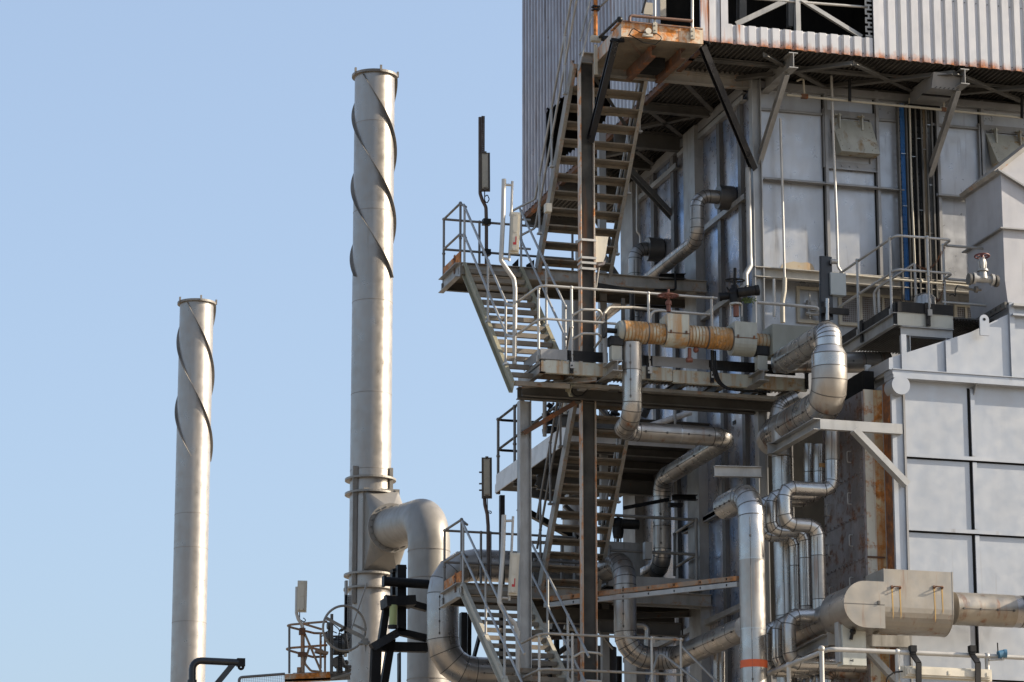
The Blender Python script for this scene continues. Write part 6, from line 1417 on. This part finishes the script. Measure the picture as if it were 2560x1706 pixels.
gp.part('deck', MB().box((f0.x+.02, YS+.02, zg-.05), (f1.x, YS+1.3, zg-.02)), 'grate')
zt1, zt2 = w(7, 1300, 52, Y=YS).z, w(7, 1300, 372, Y=YS).z; xe_ = w(7, 1690, 75, Y=YS).x
for z in (zt1, zt2): rail_part(gp, [V((f0.x+.0, YS, z)), V((xe_, YS, z)), V((xe_+.05, YS+1.2, z))], 'rail_dark2', .026, fil=.08)
posts(gp, [(V((xe_, YS, zg-.05)), V((xe_, YS, zt1))), (V((f0.x+.02, YS, zg-.05)), V((f0.x+.02, YS, zt2+.05)))], 'rail_dark2', .028, False); posts(gp, [(w(7, 1493, 590, Y=YS+.9), w(7, 1493, 210, Y=YS+.9))], 'rail_dark2', .024, False)
solo('grey_cabinet', MB().box(w(7, 890, 575, Y=YS+.75), w(7, 1115, 320, Y=YS+1.1)), 'galv', 'plain grey cabinet behind the small elbow on the grey channel platform', 'cabinet')
a2_ = Thing('valve_actuator', 'dark motor actuator standing behind the lower stairs by the grey cabinet', 'actuator', w(7, 975, 300, Y=YS+.9))
Q = lambda x, y, o=0: w(7, x, y, Y=YS+.9+o)
a2_.part('gearbox', MB().tube([Q(975, 240), Q(975, 180), Q(975, 60)], [.08, .1, .08], 14).ball(Q(975, 110), .12), 'black'); a2_.part('motor', MB().tube([Q(1000, 110, -.1), Q(1160, 118, -.1)], .085, 16), 'black'); a2_.part('head', MB().cbox(Q(860, 60), .2, .2, .2), 'black')
a2_.part('yoke', MB().tube([Q(945, 320), Q(945, 240)], .012, 6).tube([Q(1000, 320), Q(1000, 240)], .012, 6).tube([Q(972, 320), Q(972, 230)], .03, 8), 'galv_dark')
# rusty strut channel
us = Thing('strut_channel', 'rusty bolted double strut channel slanting past the column near the bottom', 'steel beam', w(7, 300, 830, Y=YW+1.2))
p_ = w(7, 300, 808, Y=YW+1.2); q_ = w(7, 2075, 612, Y=YW-2.0)
us.part('upper_channel', MB().beam(p_, q_, 'flat', .07, .06), 'strutrust'); us.part('lower_channel', MB().beam(p_-V((0, 0, .09)), q_-V((0, 0, .09)), 'flat', .07, .05), 'galv_light')
out_ = V((.1, -1, 0)).normalized()
for k in range(8):
    mb = MB()
    c = p_.lerp(q_, (k+.15)/7.6)+out_*.035
    sp_ = us.part('splice_plate', MB().cbox(c+V((.03, 0, 0)), .13, .012, .06), 'strutrust')
    for dx in (0, .055): mb.bolts([c+V((dx, -.006, 0)), c+V((dx, -.0, -.09))], out_, .02, .014)
    us.part('bolt_heads', mb, 'black', parent=sp_)

# dark wall brackets and small dark items
sm = lambda name, mb, m, lab, cat: solo(name, mb, m, lab, cat)
sm('pipe_hanger', MB().beam(w(3, 1350, 985, Y=YW+2.2), w(3, 1585, 985, Y=YW+2.2), 'C', .1, .08).tube([w(3, 1500, 930, Y=YW+2.1), w(3, 1505, 1100, Y=YW+2.1), w(3, 1310, 1100, Y=YW+2.1)], .02, 8, fil=.05), 'black', 'black bracket arm under the long slanting pipe on the side wall', 'bracket')
sm('wall_bracket', MB().beam(w(5, 1470, 1445, Y=YW+2.3), w(5, 1690, 1450, Y=YW+2.3), 'C', .09, .1).beam(w(5, 1020, 1540, Y=YW+1.5), w(5, 1440, 1460, Y=YW+2.2), 'L', .06, .06).beam(w(5, 1440, 1510, Y=YW+2.0), w(5, 1560, 1515, Y=YW+2.0), 'flat', .06, .1), 'black', 'black bracket by the descending pipe below the long level pipe', 'bracket')
sm('wall_brace', MB().beam(w(3, 1090, -20, Y=YW+3.9), w(3, 1565, 490, Y=YW+3.9), 'C', .16, .09, up=(0, -1, 0)), 'galv_dark', 'dark diagonal brace dropping across the side wall from the overhang', 'steel brace')
sm('wall_brace', MB().beam(w(3, 860, 790, Y=YW+6.4), w(3, 985, 980, Y=YW+6.4), 'C', .15, .09, up=(0, -1, 0)).beam(w(3, 760, 380, Y=YW+6.4), w(3, 960, 740, Y=YW+6.4), 'L', .1, .08, up=(0, -1, 0)), 'galv_dark', 'short dark brace seen against the sky behind the cream floodlight', 'steel brace')
sm('cable_conduit', MB().tube([w(3, 2170, -20, Y=YW-.1), w(3, 2185, 800, Y=YW-.12), w(3, 2190, 880, Y=YW-.15), w(3, 2145, 960, Y=YW-.2), w(3, 2150, 1080, Y=YW-.2)], .045, 12, fil=.06), 'galv', 'slim lagged pipe strapped down the corner column above the black actuator', 'pipe')
# wall stub pipes
def stubp(lab, pts, r, cap, Yc):
    th = Thing('flue_stub', lab, 'pipe', pts[0]); th.part('jacket', pipe_mb(pts, r, .2, .35, 4, bright=.05), ['alu_dull', 'seam', 'seam_lt'])
    th.part('wall_collar', MB().tube([cap-V((.26, 0, 0)), cap-V((.0, 0, 0))], r*1.75, 24), 'alu_dark'); return th
XWc = XW-.03
s1 = w(3, 1975, 255, X=XWc-.1); m1 = V((XWc, s1.y, s1.z)); s1b = mv(m1, 'X', 3, x=1700)
s1b = V((m1.x-1.05, m1.y, m1.z)); s1b = mv(m1, 'X', 3, x=1700)
s2 = mv(s1b, 'Z', 3, y=640); 
s3 = mv(s2, 'Y', 3, x=740)
# upper: from collar out (-X), down, then away and down to the left along the wall
stubp('upper lagged pipe leaving a wall collar, dropping and slanting far down behind the railing', [m1, s1b, s2, s3], .115, m1, 0)
t1 = w(3, 1370, 735, X=XWc); t1b = mv(t1, 'X', 3, x=1130); t2 = mv(t1b, 'Z', 3, y=1500)
stubp('lower lagged pipe leaving a wall collar and dropping behind the slanting pipe', [t1, t1b, t2], .12, t1, 0)
# clutter low behind stairs
random.seed(5)
for k, (x0, y0, x1, y1, r_, Yo, m, lab) in enumerate((
    (640, 1100, 640, 1640, .07, 4, 'brownrust', 'brown rusty post seen low between the stairs and the dark drum'),
    (350, 1080, 350, 1640, .035, 5, 'black', 'thin black post low behind the lower stairs, left of two'),
    (410, 1080, 410, 1640, .05, 5.2, 'black', 'thicker black post low behind the lower stairs, right of two'),
    (980, 1330, 980, 1640, .06, 6.0, 'black', 'dark post beside the dark drum under the U turn pipe'),
    (170, 280, 640, 290, .03, 4.4, 'rail_rust', 'thin rusty level pipe low behind the climbing stair treads'),
    (300, 1390, 560, 1200, .05, 5.5, 'galv_dark', 'dark slanting tube low behind the lower railing'),
    (120, 1480, 620, 1500, .04, 6.5, 'galv', 'grey level tube at the very bottom behind the stair treads'),
    (150, 1340, 640, 1330, .03, 7.0, 'rail_dark', 'thin dark level tube behind the lower stair handrails'))):
    sm('background_tube', MB().tube([w(7, x0, y0, Y=YW+Yo), w(7, x1, y1, Y=YW+Yo)], r_, 10), m, lab, 'tube')
dr = w(7, 820, 1250, Y=YW+4.5)
sm('dark_drum', MB().tube([dr, V((dr.x, dr.y, 3))], .26, 24), 'drum', 'dark metal drum low behind the rusty column and railing', 'drum')
sm('cable_tray_run', MB().beam(w(7, 170, 640, Y=YW+4.2), w(7, 1000, 700, Y=YW+4.2), 'flat', .25, .4).beam(w(7, 170, 900, Y=YW+4.4), w(7, 900, 950, Y=YW+4.4), 'C', .3, .2), 'galv_dark', 'dark cable trays crossing behind the lower stairs', 'cable tray')
sm('rear_tank', MB().tube([w(7, 330, 1010, Y=YW+6.5), w(7, 640, 1010, Y=YW+6.5)], .28, 24), 'drum', 'dark horizontal tank behind the lower stairs under the cable trays', 'tank')
sm('black_brace', MB().beam(w(7, 60, -40, Y=YW+6.5), w(7, 600, 250, Y=YW+6.5), 'flat', .14, .1, up=(0, -1, 0)), 'black', 'thick black diagonal brace behind the lower flight against the sky', 'steel brace')
gl = w(3, 560, 1160, Y=YW+8); sm('distant_flue', MB().tube([gl, V((gl.x, gl.y, 2))], .21, 24), 'stack', 'pale plain flue seen behind the stair foot below the upper landing', 'flue')
gl = w(3, 600, 620, Y=YW+8.2); sm('vent_pipe', MB().tube([w(3, 610, 650, Y=YW+7.9), w(3, 612, 900, Y=YW+7.9)], .06, 12), 'stack', 'slim pale vent pipe peeping over the upper landing beam', 'pipe')

# more steelwork behind the stairs
for k, (t, x0, y0, x1, y1, Yo, kind, h, m, lab) in enumerate((
    (5, 780, 590, 930, 760, 1.2, 'L', .07, 'galv_dark', 'short dark angle brace under the middle platform right of the rusty column'),
    (5, 1230, 620, 1660, 560, 2.2, 'flat', .06, 'rubber', 'dark cable slanting under the middle platform beam'),
    (5, 1200, 700, 1240, 610, 2.4, 'C', .12, 'galv_dark', 'short dark upright under the middle platform by the hanging shiny pipe'),
    (5, 770, 1110, 1000, 1090, 3.6, 'L', .08, 'galv_dark', 'dark cross angle behind the treads of the lower flight'),
    (5, 480, 1480, 900, 1380, 4.4, 'C', .12, 'galv_rust', 'rust-spotted channel crossing behind the lower flight'),
    (5, 170, 1400, 480, 1460, 5.4, 'C', .16, 'galv_dark', 'dark channel low under the white edged platform, left end'),
    (7, 450, 40, 930, 60, 4.6, 'C', .12, 'galv_dark', 'dark channel behind the middle of the lower flight'),
    (7, 480, -60, 760, 200, 4.8, 'L', .09, 'galv_dark', 'dark angle slanting down behind the lower flight'),
    (7, 1130, 960, 1700, 940, 2.9, 'C', .1, 'galv_dark', 'dark channel under the grey channel platform'),
    (7, 170, 1150, 640, 1130, 4.9, 'C', .14, 'galv_dark', 'dark channel behind the lowest stair flight'),
    (7, 790, 1090, 930, 1260, 1.5, 'L', .05, 'galv_dark', 'thin angle brace between the rusty column and the U turn pipe'),
    (3, 760, 1060, 1110, 1120, 1.3, 'flat', .09, 'black', 'flat black bar behind the top rail of the valve platform'),
    (3, 1120, 1270, 1420, 1280, 1.2, 'C', .1, 'black', 'black channel behind the middle rail of the valve platform'))):
    sm('steel_member', MB().beam(w(t, x0, y0, Y=YW+Yo), w(t, x1, y1, Y=YW+Yo), kind, h, .08, .01), m, lab, 'steel member')

# small pipes, conduits and boxes that fill the middle of the plant
for t, pts, Yo, r_, m, lab in (
    (3, [(1150, -100), (1150, 560), (1180, 600), (1180, 1060)], 5.2, .022, 'rail', 'thin pale conduit down the far bay of the side wall'),
    (3, [(1710, 0), (1712, 1180)], 2.9, .02, 'rail', 'thin pale conduit beside the wide post of the side wall'),
    (5, [(1195, 470), (1700, 490), (2350, 540)], -.25, .016, 'cream', 'thin cream pipe under the middle platform, nearest the beam'),
    (5, [(780, 430), (1000, 470), (1250, 480)], -.3, .02, 'rubber', 'black hose drooping under the left of the middle platform'),
    (5, [(560, 400), (545, 470), (590, 515), (650, 500), (700, 440), (680, 400)], -.4, .010, 'rubber', 'looped black cable hanging under the left end of the middle platform'),
    (5, [(1500, 590), (1500, 780)], 1.0, .02, 'galv', 'short hanger rod under the middle platform beam'),
    (5, [(1250, 790), (1640, 660)], 1.2, .05, 'whitef', 'pale slanting bearer seen below the middle platform'),
    (7, [(1130, 1040), (1245, 1050), (1240, 1240)], 2.4, .05, 'alu', 'short bright pipe bend low beside the U turn pipe'),
    (7, [(1880, 1290), (1880, 1650)], -.4, .05, 'alu', 'small upright pipe low beside the banded pipe'),
    (7, [(1925, 1290), (1925, 1650)], -.4, .06, 'alu', 'capped upright pipe low beside the banded pipe, the thicker of two'),
    (7, [(480, 1060), (640, 1090)], 4.6, .04, 'cream', 'cream bar low behind the lower stair foot'),
    (7, [(200, 440), (640, 470)], 3.2, .03, 'rail_dark', 'dark tube crossing behind the lower flight at mid height'),
    (7, [(460, 280), (460, 650)], 3.6, .03, 'rail_dark', 'dark upright tube behind the lower flight'),
    (7, [(575, 180), (575, 660)], 3.8, .03, 'rail_dark', 'second dark upright tube behind the lower flight, nearer the rusty column'),
    (4, [(-100, 1215), (330, 1250), (450, 1262), (485, 1310), (488, 1380)], -1.2, .026, 'rail', 'pale handrail bending down beside the long grey-green box'),
    (4, [(55, 1000), (55, 1345)], -.9, .022, 'rail', 'pale upright tube rising beside the corner post above the valve pipe')):
    sm('small_pipe', MB().tube([w(t, x, y, Y=YW+Yo) for x, y in pts], r_, 10, fil=.08), m, lab, 'pipe')
for t, x, y, Yo, sx, sz, m, lab in (
    (5, 640, 430, -.5, .12, .1, 'galv', 'small grey junction box under the left end of the middle platform'),
    (5, 930, 440, -.55, .16, .10, 'galv_dark', 'dark junction box beside the hanging shiny pipe under the platform'),
    (3, 330, 350, .1, .10, .14, 'lampbody', 'small round-edged cream box by the upper flight handrail'),
    (7, 1245, 360, 2.0, .12, .28, 'galv_light', 'pale upright box in front of the grey cabinet'),
    (5, 2150, 760, 1.0, .42, .06, 'black', 'flat black plate under the platform corner by the side wall')):
    c = w(t, x, y, Y=YW+Yo); mb = MB().cbox(c, sx, .12, sz); mb.cbox(c-V((0, .063, 0)), sx*.86, .006, sz*.86); mb.bolts([c+V((a*sx*.38, -.066, b*sz*.38)) for a in (-1, 1) for b in (-1, 1)], (0, -1, 0), .006, .005)
    sm('junction_box', mb, m, lab, 'junction box')
